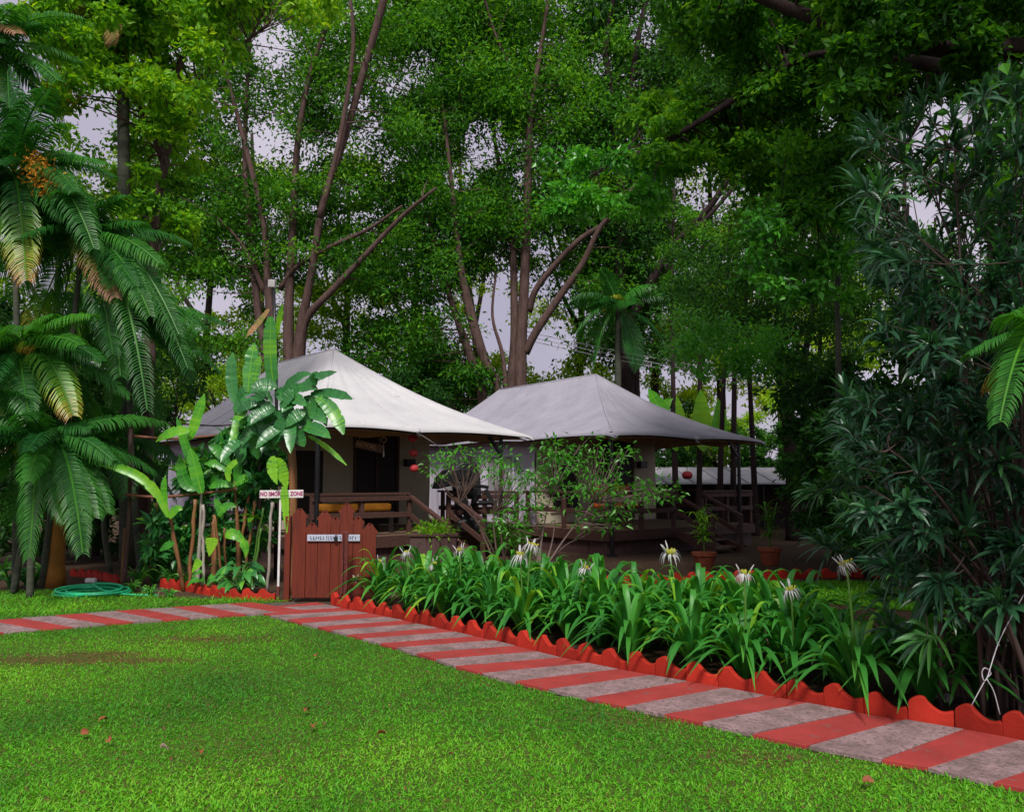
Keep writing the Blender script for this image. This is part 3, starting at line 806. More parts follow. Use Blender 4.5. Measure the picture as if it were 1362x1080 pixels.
# treadmill and exercise chair at the right of the white tent deck
def at(fr, a, b, z): return fr.w(a, b, z)
tp = F1.w(1.15, .95, .55)
tr = thing('treadmill', tp, 'black treadmill with hooded console on the white tent deck', 'treadmill')
X_, Y_ = F1.V3, -F1.U3
X_, Y_ = np.array([.95, .31, 0.]), np.array([-.31, .95, 0.])
T0 = P(610, 715, 16.9); T0[2] = .555
rt = np.stack([X_, Y_, EZ], 1)
def tb(m, dx, dy, dz, s, rot=None): box(m, T0 + X_ * dx + Y_ * dy + EZ * dz, s, rt if rot is None else rt @ rot)
def roty(a): return np.array([[math.cos(a), 0, math.sin(a)], [0, 1, 0], [-math.sin(a), 0, math.cos(a)]])
m = MB(); tb(m, .75, 0, .10, (1.55, .66, .12)); m.build('running_deck', M['black_plastic'], tr, bevel=.03)
m = MB(); tb(m, .08, 0, .17, (.36, .72, .20), roty(-.2)); m.build('motor_cover', M['black_plastic'], tr, bevel=.05)
for dy in (-.31, .31):
    m = MB(); beam(m, T0 + X_ * .12 + Y_ * dy + EZ * .12, T0 + X_ * -.02 + Y_ * dy + EZ * 1.02, .07, .13, up=X_); m.build('upright', M['black_plastic'], tr, bevel=.015)
    m = MB(); beam(m, T0 + X_ * -.02 + Y_ * dy + EZ * .98, T0 + X_ * .55 + Y_ * dy + EZ * .90, .06, .07); m.build('arm', M['black_plastic'], tr, bevel=.02)
cs = MB(); ol = [(-.42, -.22), (-.34, .02), (-.20, .17), (.02, .22), (.26, .20), (.33, .14), (.30, .05), (.06, -.06), (-.10, -.14)]
prism(cs, ol, .62, Y_, origin=T0 + X_ * -.10 + EZ * 1.08, ex=X_); cs.build('console', M['black_plastic'], tr, bevel=.035)
T1 = P(640, 712, 17.2); T1[2] = .555
et = thing('exercise_chair', T1, 'black high-backed exercise machine seat right of the treadmill', 'exercise machine')
rt2 = np.stack([X_, Y_, EZ], 1)
def eb(m, dx, dy, dz, s, ang=0): box(m, T1 + X_ * dx + Y_ * dy + EZ * dz, s, rt2 @ roty(ang))
bk = MB(); wv = [(-.20, 0), (.20, 0), (.225, .45), (.19, .68), (.12, .72), (-.12, .72), (-.19, .68), (-.225, .45)]
prism(bk, wv, .06, Y_ * .97 + EZ * -.0, origin=T1 + X_ * -.20 + EZ * .72, ex=X_, ez=norm(EZ + Y_ * .16 - X_ * .08)); bk.build('backrest', M['black_plastic'], et, bevel=.025)
m = MB(); eb(m, 0, -.22, .58, (.46, .46, .09)); m.build('seat', M['black_plastic'], et, bevel=.04)
m = MB(); box(m, T1 + X_ * -.23 + EZ * 1.52 + Y_ * .12, (.06, .06, .13)); m.build('knob', M['black_plastic'], et, bevel=.015)
for dx, ex2 in ((-.25, -.3), (.18, .52)):
    m = MB(); beam(m, T1 + X_ * dx * .5 + EZ * .85, T1 + X_ * ex2 + Y_ * -.1 + EZ * .03, .06, .09); m.build('leg', M['black_metal'], et)
m = MB(); beam(m, T1 + X_ * -.28 + Y_ * -.1 + EZ * .86, T1 + X_ * -.28 + Y_ * -.5 + EZ * .86, .05, .05); m.build('armrest', M['black_plastic'], et)
# planter box with a bright tuft beside the stair
pb = F1.w(-.95, -.02, 0)
pb = P(577, 716, 15.1); pb[2] = 0
pl = thing('planter_box', pb, 'brown wooden planter box at the deck front holding a bright green tuft', 'planter')
m = MB(); box(m, pb + EZ * .30, (.85, .30, .56)); m.build('box', M['skirt'], pl, bevel=.01)
m = MB(); box(m, pb + EZ * .60, (.92, .36, .05)); m.build('rim', M['deck'], pl, bevel=.008)
tf = thing('fern_tuft', pb + EZ * .62, 'bright yellow-green fern tuft growing in the planter box by the stair', 'fern')
rg = rng(5); n = 420
cpos = pb + EZ * .66 + rg.normal(0, 1, (n, 3)) * [.17, .09, .08]
m = MB(); dd = norm(cpos - (pb + EZ * .58) + rg.normal(0, .1, (n, 3))); kites(m, cpos, dd, rg.normal(0, .5, (n, 3)) + EZ, .11, .03, rg.uniform(.4, 1, n), 0, .1, .3); m.build('foliage', M['leaf_lime'], tf)
# chairs with orange cushions on the grey tent deck
for i, (a, b) in enumerate(((-1.75, 1.15), (-.95, 1.3))):
    c0 = F2.w(a, b, .555)
    ch = thing('veranda_chair', c0, ['wooden veranda chair with an orange cushion nearest the shrub on the far deck', 'wooden veranda chair with an orange cushion nearer the dark door of the far tent'][i], 'chair', 'orange cushioned veranda chairs')
    rr = np.stack([F2.V3, -F2.U3, EZ], 1)
    def cb(m, dx, dy, dz, s): box(m, c0 + F2.V3 * dx - F2.U3 * dy + EZ * dz, s, rr)
    m = MB(); cb(m, 0, 0, .40, (.56, .55, .05)); m.build('seat', M['deck'], ch)
    m = MB(); cb(m, 0, .25, .75, (.54, .05, .42)); m.build('backrest', M['deck'], ch, bevel=.01)
    m = MB(); cb(m, 0, -.02, .48, (.52, .5, .11)); m.build('cushion', M['orange'], ch, bevel=.04)
    m = MB(); cb(m, 0, .19, .76, (.5, .09, .36)); m.build('back_cushion', M['orange'], ch, bevel=.04)
    for dx in (-.25, .25):
        for dy in (-.24, .25):
            m = MB(); cb(m, dx, dy, .31 if dy < 0 else .48, (.05, .05, .62 if dy < 0 else .96)); m.build('leg', M['deck'], ch)
        m = MB(); cb(m, dx, 0, .63, (.06, .55, .04)); m.build('armrest', M['deck'], ch)

# ------------------------------------------------------------------ gate, signs, lamp, pillar
GY = 10.85
g0, g1 = P(388, 797, GY), P(500, 797, GY)
gt = thing('picket_gate', (g0 + g1) / 2 * [1, 1, 0], 'maroon wooden gate of tight boards with uneven pointed tops', 'gate')
pk = [(388, 405, 678), (405.5, 421, 697), (421.5, 438, 681), (438.5, 450, 689), (450.5, 468, 671), (468.5, 481, 689), (481.5, 499, 698)]
bb_ = MB()
for i, (x0, x1, yt) in enumerate(pk):
    a, b = P(x0, 797, GY)[0], P(x1, 797, GY)[0]; zt = P(x0, yt, GY)[2]; w = b - a
    prism(bb_, [(a, .06), (b, .06), (b, zt - w * .62), ((a + b) / 2, zt), (a, zt - w * .62)], .028, (0, 1, 0), origin=(0, GY + (.004 if i % 2 else 0), 0))
bb_.build('board_panel', M['maroon'], gt, bevel=.0015)
bc = MB()
for z in (.22, .86): beam(bc, (P(389, 700, GY)[0], GY + .04, z), (P(498, 700, GY)[0], GY + .04, z), .045, .09)
bc.build('crossbar', M['maroon'], gt)
pc = MB(); wv = .0
for i, (x0, x1, yt) in enumerate(pk):
    a, b = P(x0, 797, GY)[0], P(x1, 797, GY)[0]; zt = P(x0, yt, GY)[2]; w = b - a
    beam(pc, (a - .01, GY - .004, zt - w * .62), ((a + b) / 2, GY - .004, zt + .012), .042, .016, up=(0, 1, 0)); beam(pc, (b + .01, GY - .004, zt - w * .62), ((a + b) / 2, GY - .004, zt + .012), .042, .016, up=(0, 1, 0))
pc.build('picket_cap', M['maroon'], gt)
pp = MB(); x = P(380.5, 797, GY)[0]; box(pp, (x, GY + .03, .56), (.075, .075, 1.12)); gpo = pp.build('gate_post', M['maroon'], None, bevel=.006)
tag(gpo, 'maroon hinge post at the left edge of the picket gate', 'post')
ps = MB(); cc = P(444.5, 715, GY); box(ps, (cc[0], GY - .035, cc[2]), (P(480, 715, GY)[0] - P(410, 715, GY)[0], .014, .085)); sgo = thing('gate_sign', (cc[0], GY - .035, cc[2]), 'narrow pale nameplate with blurred lettering screwed across the picket gate', 'sign')
ps.build('plate', M['sign_plate'], sgo, bevel=.003)
# worn lettering: irregular strokes, unreadable in the photograph
wl_ = MB(); rg = rng(8); x = cc[0] - .30
while x < cc[0] + .30:
    if abs(x - cc[0] - .035) > .03:
        w = rg.uniform(.012, .03)
        box(wl_, (x, GY - .0435, cc[2] + rg.uniform(-.006, .006)), (w * .35, .003, .045)); box(wl_, (x + w * .4, GY - .0437, cc[2] + rg.choice([-.018, .002, .018])), (w * .7, .003, .009))
    x += rg.uniform(.026, .042)
wl_.build('lettering', M['sign_ink'], sgo)
lk = MB(); box(lk, (cc[0] + .035, GY - .06, cc[2] - .012), (.045, .02, .05)); tube(lk, [(cc[0] + .022, GY - .06, cc[2]), (cc[0] + .024, GY - .06, cc[2] + .04), (cc[0] + .048, GY - .06, cc[2] + .04), (cc[0] + .05, GY - .06, cc[2])], .005, 6)
tag(lk.build('padlock', M['black_metal'], None), 'small dark padlock hanging on the pale gate nameplate', 'padlock')
q = G(457.5, 806); fp = thing('metal_post', q, 'slim maroon metal channel post standing in front of the gate', 'post')
zt = P(457.5, 708, q[1])[2]
m = MB(); box(m, (q[0] - .028, q[1], zt / 2), (.022, .05, zt)); box(m, (q[0] + .028, q[1], zt / 2), (.022, .05, zt)); box(m, (q[0], q[1] + .018, zt / 2 + .005), (.034, .012, zt + .01)); m.build('channel', M['maroon_steel'], fp, bevel=.003)
m = MB(); box(m, (q[0], q[1], .03), (.13, .11, .06)); m.build('foot', M['kerb'], fp, bevel=.006)
# NO SMOKING ZONE sign
SY = 10.95
c = P(374.5, 657, SY); ns = thing('smoking_sign', (P(368.5, 800, SY)[0], SY, 0), 'white sign on a white post reading NO SMOKING ZONE in magenta', 'sign')
m = MB(); box(m, c, (P(403.5, 657, SY)[0] - P(345.5, 657, SY)[0], .012, .105), np.array([[1, 0, -.012], [0, 1, 0], [.012, 0, 1]])); m.build('plate', M['white_paint'], ns, bevel=.003)
text_mesh('NO SMOKING ZONE', .076, M['magenta'], 'lettering', c + [0, -.009, 0], (1, 0, .012), EZ, ns, .002, .80, .0022)
x = P(369, 797, SY)[0]
m = MB(); box(m, (x, SY + .03, .20 + .60), (.028, .028, 1.24)); m.build('post', M['white_paint'], ns)
m = MB(); box(m, (x, SY + .03, .09), (.032, .032, .20)); m.build('post_base', M['maroon_steel'], ns)
# garden lamp on a tall thin pole
LY = 13.4
lpz = P(362, 378, LY)
lp = thing('garden_lamp', (P(367, 700, LY)[0], LY, 0), 'tall thin dark garden lamp with a small pale head rising behind the leafy post', 'lamp')
m = MB(); tube(m, [(P(368, 700, LY)[0], LY, 0), P(368, 560, LY), P(367, 470, LY), P(364, 385, LY)], .028, 8); m.build('pole', M['black_metal'], lp, smooth=True)
m = MB(); box(m, lpz, (.12, .11, .13)); m.build('head', M['stone'], lp, bevel=.015)
m = MB(); tube(m, [P(364, 386, LY), P(353, 371, LY), P(350, 390, LY), P(349, 410, LY)], .006, 5); m.build('cable', M['black_metal'], lp)
# ochre pillar under the palms
a, b = P(65, 775, 12.4), P(82, 775, 12.4)
pm = MB(); cx = (a[0] + b[0]) / 2
pts = [(cx, 12.4, z) for z in np.linspace(0, 1.55, 8)]
tube(pm, pts, np.array([.16, .135, .12, .115, .11, .11, .105, .1]), 12, wob=.08, seed=4)
tag(pm.build('ochre_stump', M['ochre'], None, smooth=True), 'ochre-yellow trunk stump standing at the foot of the palms', 'stump')
# hose coil
hc = G(118, 793); rg = rng(17); hp = []
for t in np.linspace(0, 1, 260):
    ang = t * 2 * math.pi * 6.3; rr = .42 + .08 * math.sin(t * 23) - .05 * t
    hp.append((hc[0] + rr * 1.05 * math.cos(ang) + .03 * math.sin(t * 40), hc[1] + .10 + rr * .62 * math.sin(ang), .02 + .10 * t * (1 + .5 * math.sin(ang)) * .8))
e = hp[-1]; hp += [tuple(x) for x in bez(e, (e[0] + .3, e[1] - .4, .02), (hc[0] + .95, hc[1] + .02, .015), 12)[1:]]
m = MB(); tube(m, smooth_path(hp, 2), .016, 7); tag(m.build('garden_hose', M['hose'], None, smooth=True), 'bright green garden hose coiled on the grass verge', 'hose')
m = MB(); q = G(104, 786); box(m, q + EZ * .11 + [0, .35, 0], (.16, .08, .07)); tag(m.build('white_block', M['white_paint'], None, bevel=.02), 'small white block lying behind the coiled green hose', 'block')

# ------------------------------------------------------------------ trees
GAPS = [(360, 60, 42, 45), (130, 155, 34, 48), (365, 190, 30, 42), (400, 205, 28, 30), (560, 90, 28, 38), (645, 190, 36, 44), (612, 235, 30, 25),
        (855, 35, 26, 42), (800, 85, 22, 22), (935, 250, 50, 42), (650, 410, 40, 50), (725, 470, 42, 36), (300, 400, 34, 24), (262, 405, 22, 20),
        (1222, 285, 40, 16), (1210, 505, 38, 26), (1300, 330, 24, 22), (600, 440, 18, 24), (530, 120, 20, 18), (475, 140, 22, 18), (905, 500, 26, 14),
        (965, 535, 22, 22), (1100, 160, 22, 26), (940, 70, 16, 14), (690, 250, 14, 30), (500, 170, 14, 16), (240, 80, 30, 24), (285, 130, 18, 18), (215, 215, 18, 18), (1150, 500, 14, 10)]
def gap_keep(c, rg, soft=1.0, strength=.93):
    px, py = proj(c)
    k = np.ones(len(c), bool)
    for gx, gy, rx, ry in GAPS:
        q = ((px - gx) / (rx * soft)) ** 2 + ((py - gy) / (ry * soft)) ** 2
        k &= ~((q < 1) & (rg.uniform(0, 1, len(c)) < strength))
    return k
def tube_r(n): return n
def limb_pts(limb, Y0, Y1, to_ground, seed):
    """photo polyline (x, y, radius in photo px) at a depth that drifts from Y0 to Y1 -> points and radii in metres"""
    k = len(limb); rg = rng(seed)
    pts, rad = [], []
    for i, (x, y, r) in enumerate(limb):
        Y = Y0 + (Y1 - Y0) * (i / max(k - 1, 1)) ** 1.2
        pts.append(P(x, y, Y)); rad.append(r * Y / FPX)
    pts, rad = np.array(pts), np.array(rad)
    if to_ground:
        g = pts[0].copy(); g[2] = -.05
        mid = (pts[0] + g) / 2 + [rg.normal(0, .05), 0, 0]
        pts = np.vstack([g, mid, pts]); rad = np.concatenate([[rad[0] * 1.5, rad[0] * 1.08], rad])
    q = smooth_path(np.column_stack([pts, rad]), 5)
    return q[:, :3], np.maximum(q[:, 3], .008)
def crown_leaves(mb, C, rad, per, size, rg, flat=.55, droop=.25, tone=None, aspect=.45, gap=True, out=.6, mi=0):
    """sprays of leaves round each clump centre; leaves face upward and out, hanging a little"""
    n = len(C) * per
    idx = np.repeat(np.arange(len(C)), per)
    off = rg.normal(0, 1, (n, 3)); off = norm(off) * (rg.uniform(0, 1, (n, 1)) ** .45)
    # gather into a few twigs per clump so the clump has an uneven outline
    tw = norm(rg.normal(0, 1, (len(C), 9, 3)) + [0, 0, .15])
    w = tw[idx, rg.integers(0, 9, n)]
    off = .45 * off + .75 * w * (rg.uniform(.15, 1, (n, 1)))
    off *= np.array([1, 1, flat]) * rad[idx][:, None]
    off[:, 2] -= .12 * (np.linalg.norm(off[:, :2], axis=1) ** 2) / np.maximum(rad[idx], .2)
    pos = C[idx] + off
    if gap:
        k = gap_keep(pos, rg, .78, .62); pos, off, idx, w = pos[k], off[k], idx[k], w[k]; n = len(pos)
    d = norm(w * out + rg.normal(0, .6, (n, 3)) + [0, 0, -droop])
    nr = norm(rg.normal(0, .75, (n, 3)) + [0, 0, 1])
    tn = (.5 if tone is None else tone[idx]) + rg.normal(0, .22, n)
    kites(mb, pos, d, nr, size * rg.uniform(.55, 1.4, n), size * aspect * rg.uniform(.8, 1.2, n), np.clip(tn, 0, 1), mi, .14, .1)
def tree(name, label, group, base_px, Y, limbs, regions, leaf, bark, size, seed, aspect=.45, trunk_seg=9, twigs=True, cat='tree', gaps=True):
    """limbs: list of (polyline, Y1, rooted); regions: (x0, x1, y0, y1, Y0, Y1, clumps, radius m, leaves per clump, tone)"""
    rg = rng(seed)
    g = P(base_px[0], base_px[1], Y); g[2] = 0
    root = thing(name, g, label, cat, group)
    wood_ = MB(); nodes = []
    for i, lm in enumerate(limbs):
        pts, rad = limb_pts(lm[0], lm[3] if len(lm) > 3 else Y, lm[1], lm[2], seed + i)
        rad = rad * (.68 if name == 'shade_tree' else 1.0)
        tube(wood_, pts, rad, trunk_seg, wob=.10, seed=seed + i)
        nodes.append(np.column_stack([pts, rad]))
    nodes = np.vstack(nodes) if nodes else None
    lv = MB()
    for (x0, x1, y0, y1, Ya, Yb, k, r, per, tone) in regions:
        if name == 'shade_tree': k, r, per = int(k * 1.75), r * 1.45 * Y / 23, int(per * .55)
        if name == 'shade_tree' and Y > 25: Ya, Yb = Y - .7, Y + 4.8
        mi = 1 if tone >= .85 and leaf is not M['leaf_far'] else 0  # lighter leaves for bright clumps; the overhanging bough's light is painted this way
        sz = size * (Y / 23.5 if name == 'shade_tree' else 1)
        x, y, yy = rg.uniform(x0, x1, k), rg.uniform(y0, y1, k), rg.uniform(Ya, Yb, k)
        C = np.array([P(a, b, c) for a, b, c in zip(x, y, yy)])
        if gaps: C = C[gap_keep(C, rg, .85, .7)]
        C = C[C[:, 2] > .25]
        rr = r * rg.uniform(.65, 1.3, len(C))
        tn = np.clip(tone + rg.normal(0, .13, len(C)), 0, 1)
        if len(C) == 0: continue
        crown_leaves(lv, C, rr, per, sz, rg, tone=tn - (.4 if mi else 0), aspect=aspect, gap=gaps, mi=mi)
        if twigs and nodes is not None:
            top = nodes[nodes[:, 2] > nodes[:, 2].max() * .25]
            used = np.zeros(len(top))
            for c in C:
                dv = top[:, :3] - c; dist = np.linalg.norm(dv, axis=1) + 1.2 * np.maximum(dv[:, 2] - .1, 0)
                j = int(np.argmin(dist + .45 * used)); used[j] += 1
                if dist[j] > (1.5 if name in ('overhanging_tree', 'far_tree') else 2.4): continue
                a = top[j, :3]; ra = min(top[j, 3] * .5, .012 + .007 * dist[j])
                mid = (a + c) / 2 + rg.normal(0, .1, 3) * dist[j] + [0, 0, .06 * dist[j]]
                tube(wood_, bez(a, mid, c, 6), np.linspace(ra, .006, 6), 5, cap=False)
    wood_.build('trunk', bark, root, smooth=True)
    lv.build('crown', [leaf, M['leaf_fresh']], root)
    return root
BACK = 'tall trees behind the tents'
tree('shade_tree', 'many-stemmed tree rising behind the white tent, its stems fanning out from one foot', BACK, (380, 560), 27.5, [
    ([(364, 480, 9), (361, 430, 8.5), (356, 380, 8), (352, 310, 6.5), (340, 250, 5.5), (320, 170, 4.5), (303, 105, 3), (285, 40, 2)], 27, True),
    ([(352, 480, 8), (344, 420, 7.5), (336, 340, 7), (328, 267, 6), (326, 180, 5), (332, 60, 3.5), (340, -30, 2.5)], 28.5, True),
    ([(384, 480, 11), (384, 400, 9), (391, 270, 7.5), (396, 190, 6.5), (412, 100, 5), (442, 15, 3.5), (455, -40, 2.5)], 27, True),
    ([(396, 490, 13), (402, 430, 11), (415, 360, 8), (430, 270, 7), (458, 185, 7), (482, 100, 7.5), (505, 20, 8), (522, -50, 7)], 25.5, True),
    ([(398, 450, 9), (412, 418, 7.5), (440, 388, 6.5), (490, 335, 5.5), (535, 288, 4.5), (580, 250, 2.5)], 25.5, False),
    ([(372, 385, 6), (395, 355, 5), (440, 328, 4.5), (490, 305, 3.8), (535, 274, 2.5)], 26, False),
    ([(352, 390, 6), (335, 350, 4.5), (318, 320, 3), (290, 290, 2)], 27, False),
    ([(425, 290, 6), (445, 215, 5), (462, 130, 5), (470, 50, 4), (462, -30, 3)], 25.5, False, 26.3)],
    [(170, 560, -60, 60, 19, 25, 70, 1.0, 420, .55), (190, 420, 60, 260, 20, 26, 60, .8, 420, .42), (400, 620, 40, 260, 19, 25, 75, .9, 420, .45),
     (190, 380, 230, 360, 19, 24, 50, .8, 430, .40), (380, 600, 240, 380, 20, 25, 42, .75, 420, .36), (240, 360, 330, 480, 24, 28, 22, .7, 380, .55)],
    M['leaf_mid'], M['bark'], .155, 101)
tree('shade_tree', 'slender tree with two leaning stems behind the gap between both tent roofs', BACK, (645, 560), 28.5, [
    ([(662, 520, 10), (645, 480, 10), (628, 425, 9.5), (616, 375, 8), (608, 320, 6), (600, 240, 4.5), (590, 150, 3)], 28, True),
    ([(640, 515, 9), (622, 465, 8), (600, 400, 6), (586, 350, 5), (572, 300, 3.5), (560, 240, 2)], 29, True),
    ([(672, 520, 5), (668, 470, 4), (655, 420, 3), (660, 360, 2)], 29, True)],
    [(520, 700, -60, 120, 23, 29, 60, 1.0, 420, .5), (520, 690, 110, 330, 24, 29, 55, .85, 400, .42), (470, 600, 330, 500, 24, 30, 32, .9, 420, .34), (560, 640, 470, 540, 24, 27, 16, .7, 380, .25)],
    M['leaf_mid'], M['bark'], .165, 102)
tree('shade_tree', 'dark-stemmed tree between the two roofs, one stem scarred pale orange', BACK, (690, 560), 29, [
    ([(692, 515, 13), (693, 455, 11), (697, 385, 10), (700, 310, 9.5), (702, 240, 8), (706, 150, 6), (720, 60, 4.5), (735, -40, 3)], 28.5, True),
    ([(680, 515, 9), (684, 455, 8), (684, 400, 8), (682, 330, 7), (675, 270, 5.5), (660, 200, 4), (650, 110, 3)], 30, True),
    ([(699, 470, 9), (714, 440, 8), (746, 392, 7), (775, 350, 6.5), (800, 300, 5), (850, 240, 3.5), (880, 180, 2)], 27, False),
    ([(703, 415, 8), (716, 380, 6.5), (765, 324, 5.5), (810, 293, 4.5), (860, 245, 3)], 27.5, False),
    ([(706, 160, 5), (690, 110, 4), (660, 50, 3), (640, -20, 2)], 28, False)],
    [(600, 840, -60, 110, 20, 26, 75, 1.0, 430, .5), (640, 830, 90, 300, 20, 26, 70, .9, 420, .42), (720, 860, 260, 400, 22, 27, 26, .8, 400, .40), (600, 690, 250, 370, 24, 27, 22, .8, 380, .40)],
    M['leaf_mid'], M['bark'], .16, 103)
tree('shade_tree', 'thick dark tree behind the grey tent ridge with a long limb leaning right', BACK, (830, 560), 29.5, [
    ([(834, 520, 17), (828, 450, 15), (824, 385, 12), (828, 300, 10), (822, 205, 9), (812, 120, 7.5), (806, 60, 6), (820, -20, 4)], 29, True),
    ([(830, 440, 13), (850, 405, 9), (880, 350, 8), (910, 312, 7.5), (948, 270, 6.5), (985, 205, 5.5), (1030, 122, 4.5), (1060, 50, 3)], 26, False),
    ([(824, 215, 7), (838, 120, 5.5), (850, 45, 5), (866, -30, 3)], 29, False),
    ([(905, 318, 5), (940, 290, 4.5), (990, 235, 3.5), (1040, 190, 2)], 26, False, 27.5),
    ([(846, 520, 8), (850, 450, 7), (870, 400, 6), (895, 340, 4)], 31, True)],
    [(780, 1000, -60, 120, 22, 28, 75, 1.0, 420, .42), (780, 960, 110, 320, 22, 28, 62, .9, 420, .38), (940, 1110, -40, 240, 21, 27, 60, .9, 420, .35), (780, 930, 320, 480, 24, 29, 34, .9, 420, .28)],
    M['leaf_deep'], M['bark_dark'], .165, 104)
tree('shade_tree', 'dark trunk forking low to the right of the grey tent corner', BACK, (1050, 640), 22, [
    ([(1052, 610, 11), (1046, 545, 10), (1041, 480, 9.5), (1048, 410, 8), (1064, 345, 7), (1076, 250, 5), (1090, 150, 3)], 21, True),
    ([(1048, 555, 8), (1066, 500, 7), (1078, 430, 6), (1098, 340, 5), (1130, 240, 3)], 23, False),
    ([(1042, 470, 6), (1020, 450, 4), (985, 455, 3), (940, 470, 2)], 20, False)],
    [(985, 1160, 60, 330, 16, 21, 60, .8, 400, .36), (900, 1060, 430, 500, 15.5, 18, 18, .5, 330, .85), (1020, 1170, 320, 470, 18, 22, 30, .7, 380, .3), (900, 1010, 330, 440, 18, 22, 22, .7, 380, .42)],
    M['leaf_deep'], M['bark_dark'], .125, 105)
tree('lime_tree', 'bright lime-leaved tree at the top left above the palms', None, (205, 640), 15.5, [
    ([(200, 420, 7), (203, 330, 6.5), (207, 280, 6), (222, 205, 5.5), (236, 100, 4.5), (270, 10, 3.5), (290, -60, 2.5)], 15, True),
    ([(218, 220, 4), (190, 150, 3.2), (150, 90, 2.6), (90, 40, 2)], 14.5, False),
    ([(228, 150, 4), (262, 110, 3), (310, 70, 2.4), (360, 30, 1.6)], 15, False)],
    [(30, 330, -70, 60, 13.5, 17, 85, .62, 210, .62), (60, 270, 50, 140, 13.5, 17, 44, .55, 200, .6), (170, 250, 130, 260, 14, 16.5, 20, .45, 180, .58), (150, 260, 240, 330, 14.5, 17, 14, .42, 180, .45), (260, 470, -60, 40, 14, 18, 30, .6, 200, .5), (60, 205, 90, 260, 16.5, 19.5, 26, .7, 120, .35)],
    M['leaf_lime'], M['bark'], .135, 106, aspect=.6)
tree('overhanging_tree', 'big tree beyond the right edge whose heavy brown boughs reach over the grey tent', None, (1700, 500), 9.0, [
    ([(1700, 640, 60), (1690, 420, 56), (1650, 230, 50), (1560, 120, 40), (1470, -60, 30), (1400, -300, 20)], 7, True),
    ([(1650, 230, 34), (1520, 160, 27), (1400, 124, 22), (1330, 113, 15), (1262, 92, 11), (1175, 77, 7), (1080, 74, 5), (1000, 118, 5), (900, 180, 3.5), (800, 226, 2.2)], 12, False),
    ([(1560, 120, 26), (1400, 70, 19), (1260, 66, 11), (1150, 50, 10), (1083, 25, 9.5), (1010, -4, 9), (900, -60, 9)], 10, False),
    ([(1236, 90, 2.6), (1222, 165, 2.3), (1160, 240, 2), (1085, 285, 1.6), (1010, 335, 1.0)], 10.8, False, 10.25),
    ([(1400, -300, 16), (1200, -420, 12), (900, -520, 8)], 9, False)],
    [(1090, 1420, -60, 120, 8.6, 9.6, 40, .42, 260, .33), (880, 1420, -90, 60, 10.8, 13.5, 130, .62, 300, .36), (960, 1420, 50, 150, 10.8, 13.5, 66, .5, 280, .30), (730, 890, 195, 285, 11.5, 13.5, 34, .36, 150, .92), (850, 1010, 130, 230, 11, 13.5, 34, .42, 200, .62),
     (985, 1130, 285, 400, 10, 12, 34, .32, 110, .85), (1000, 1180, 140, 300, 10, 13, 40, .45, 210, .35), (1380, 1900, -500, 300, 5, 14, 90, 1.0, 200, .4), (900, 1500, -600, -100, 6, 14, 100, 1.0, 200, .45)],
    M['leaf_mid'], M['bark_dark'], .115, 107, aspect=.58)
# far wood: each tree its own crown and trunk
FAR = [(70, 36, .5), (170, 33, .55), (270, 38, .75), (355, 42, .8), (460, 36, .5), (545, 40, .62), (640, 44, .6), (770, 38, .5), (870, 42, .6), (960, 33, .85), (1040, 38, .8), (1110, 34, .75), (1200, 38, .4), (1310, 32, .35), (1400, 36, .4)]
FLAB = ['far tree at the left edge behind the palms', 'far tree seen between palm fronds left of the many-stemmed tree', 'sunlit far tree behind the left hip of the white canopy', 'yellowish far tree behind the many-stemmed trunk',
        'far tree above the white tent peak', 'far tree right of the white tent peak', 'thin far tree in the bright sky gap between the roofs', 'far tree left of the grey tent peak', 'far tree right of the grey tent peak',
        'bright lime far tree above the thin stems by the grey tent', 'bright far tree behind the forked dark trunk', 'lime far tree between the forked trunk and the oleander', 'dim far tree behind the oleander top',
        'dim far tree behind the right oleander branches', 'far tree at the right edge']
for i, ((x, Y, tn), lab) in enumerate(zip(FAR, FLAB)):
    rg = rng(300 + i); lean = rg.uniform(-25, 25); top = rg.uniform(120, 260)
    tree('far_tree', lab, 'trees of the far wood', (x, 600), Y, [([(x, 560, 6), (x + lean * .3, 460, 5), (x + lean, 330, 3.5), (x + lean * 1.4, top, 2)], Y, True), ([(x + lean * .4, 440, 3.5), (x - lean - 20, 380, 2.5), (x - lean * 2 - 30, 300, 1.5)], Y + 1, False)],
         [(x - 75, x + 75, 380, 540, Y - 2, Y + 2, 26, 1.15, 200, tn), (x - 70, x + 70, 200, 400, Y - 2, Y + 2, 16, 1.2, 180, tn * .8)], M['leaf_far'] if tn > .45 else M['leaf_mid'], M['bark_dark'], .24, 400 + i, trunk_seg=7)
# thin dark stems right of the grey tent (a stand of slender trees)
for i, (x0, x1, Y, top) in enumerate([(898, 893, 24.6, 380), (930, 932, 24.8, 400), (958, 966, 23.6, 430), (1003, 992, 24, 400), (975, 978, 25, 420), (1085, 1092, 22, 420), (1210, 1204, 17, 400), (1236, 1240, 18, 420)]):
    LB = ['leaning slender stem nearest the grey tent wall', 'slender dark stem in line with the hanging red lamp', 'slender stem crossing before the white shed roof', 'slender stem just left of the grey tent far pole', 'thin pale slender stem behind the stair of the far deck',
          'slender stem right of the forked dark trunk', 'slender stem seen through the oleander, left of a pair', 'slender stem seen through the oleander, right of a pair'][i]
    tree('slender_tree', LB, 'slender stems right of the grey tent', (x0, 620), Y, [([(x0, 640, 4), (x0 + (x1 - x0) * .4, 540, 3.4), (x1, top, 2.6), (x1 + 4, top - 130, 1.6)], Y, True)],
         [(x1 - 35, x1 + 40, top - 140, top + 25, Y - 1, Y + 1, 9, .6, 150, .5)], M['leaf_mid'], M['bark_dark'], .13, 500 + i, trunk_seg=7)
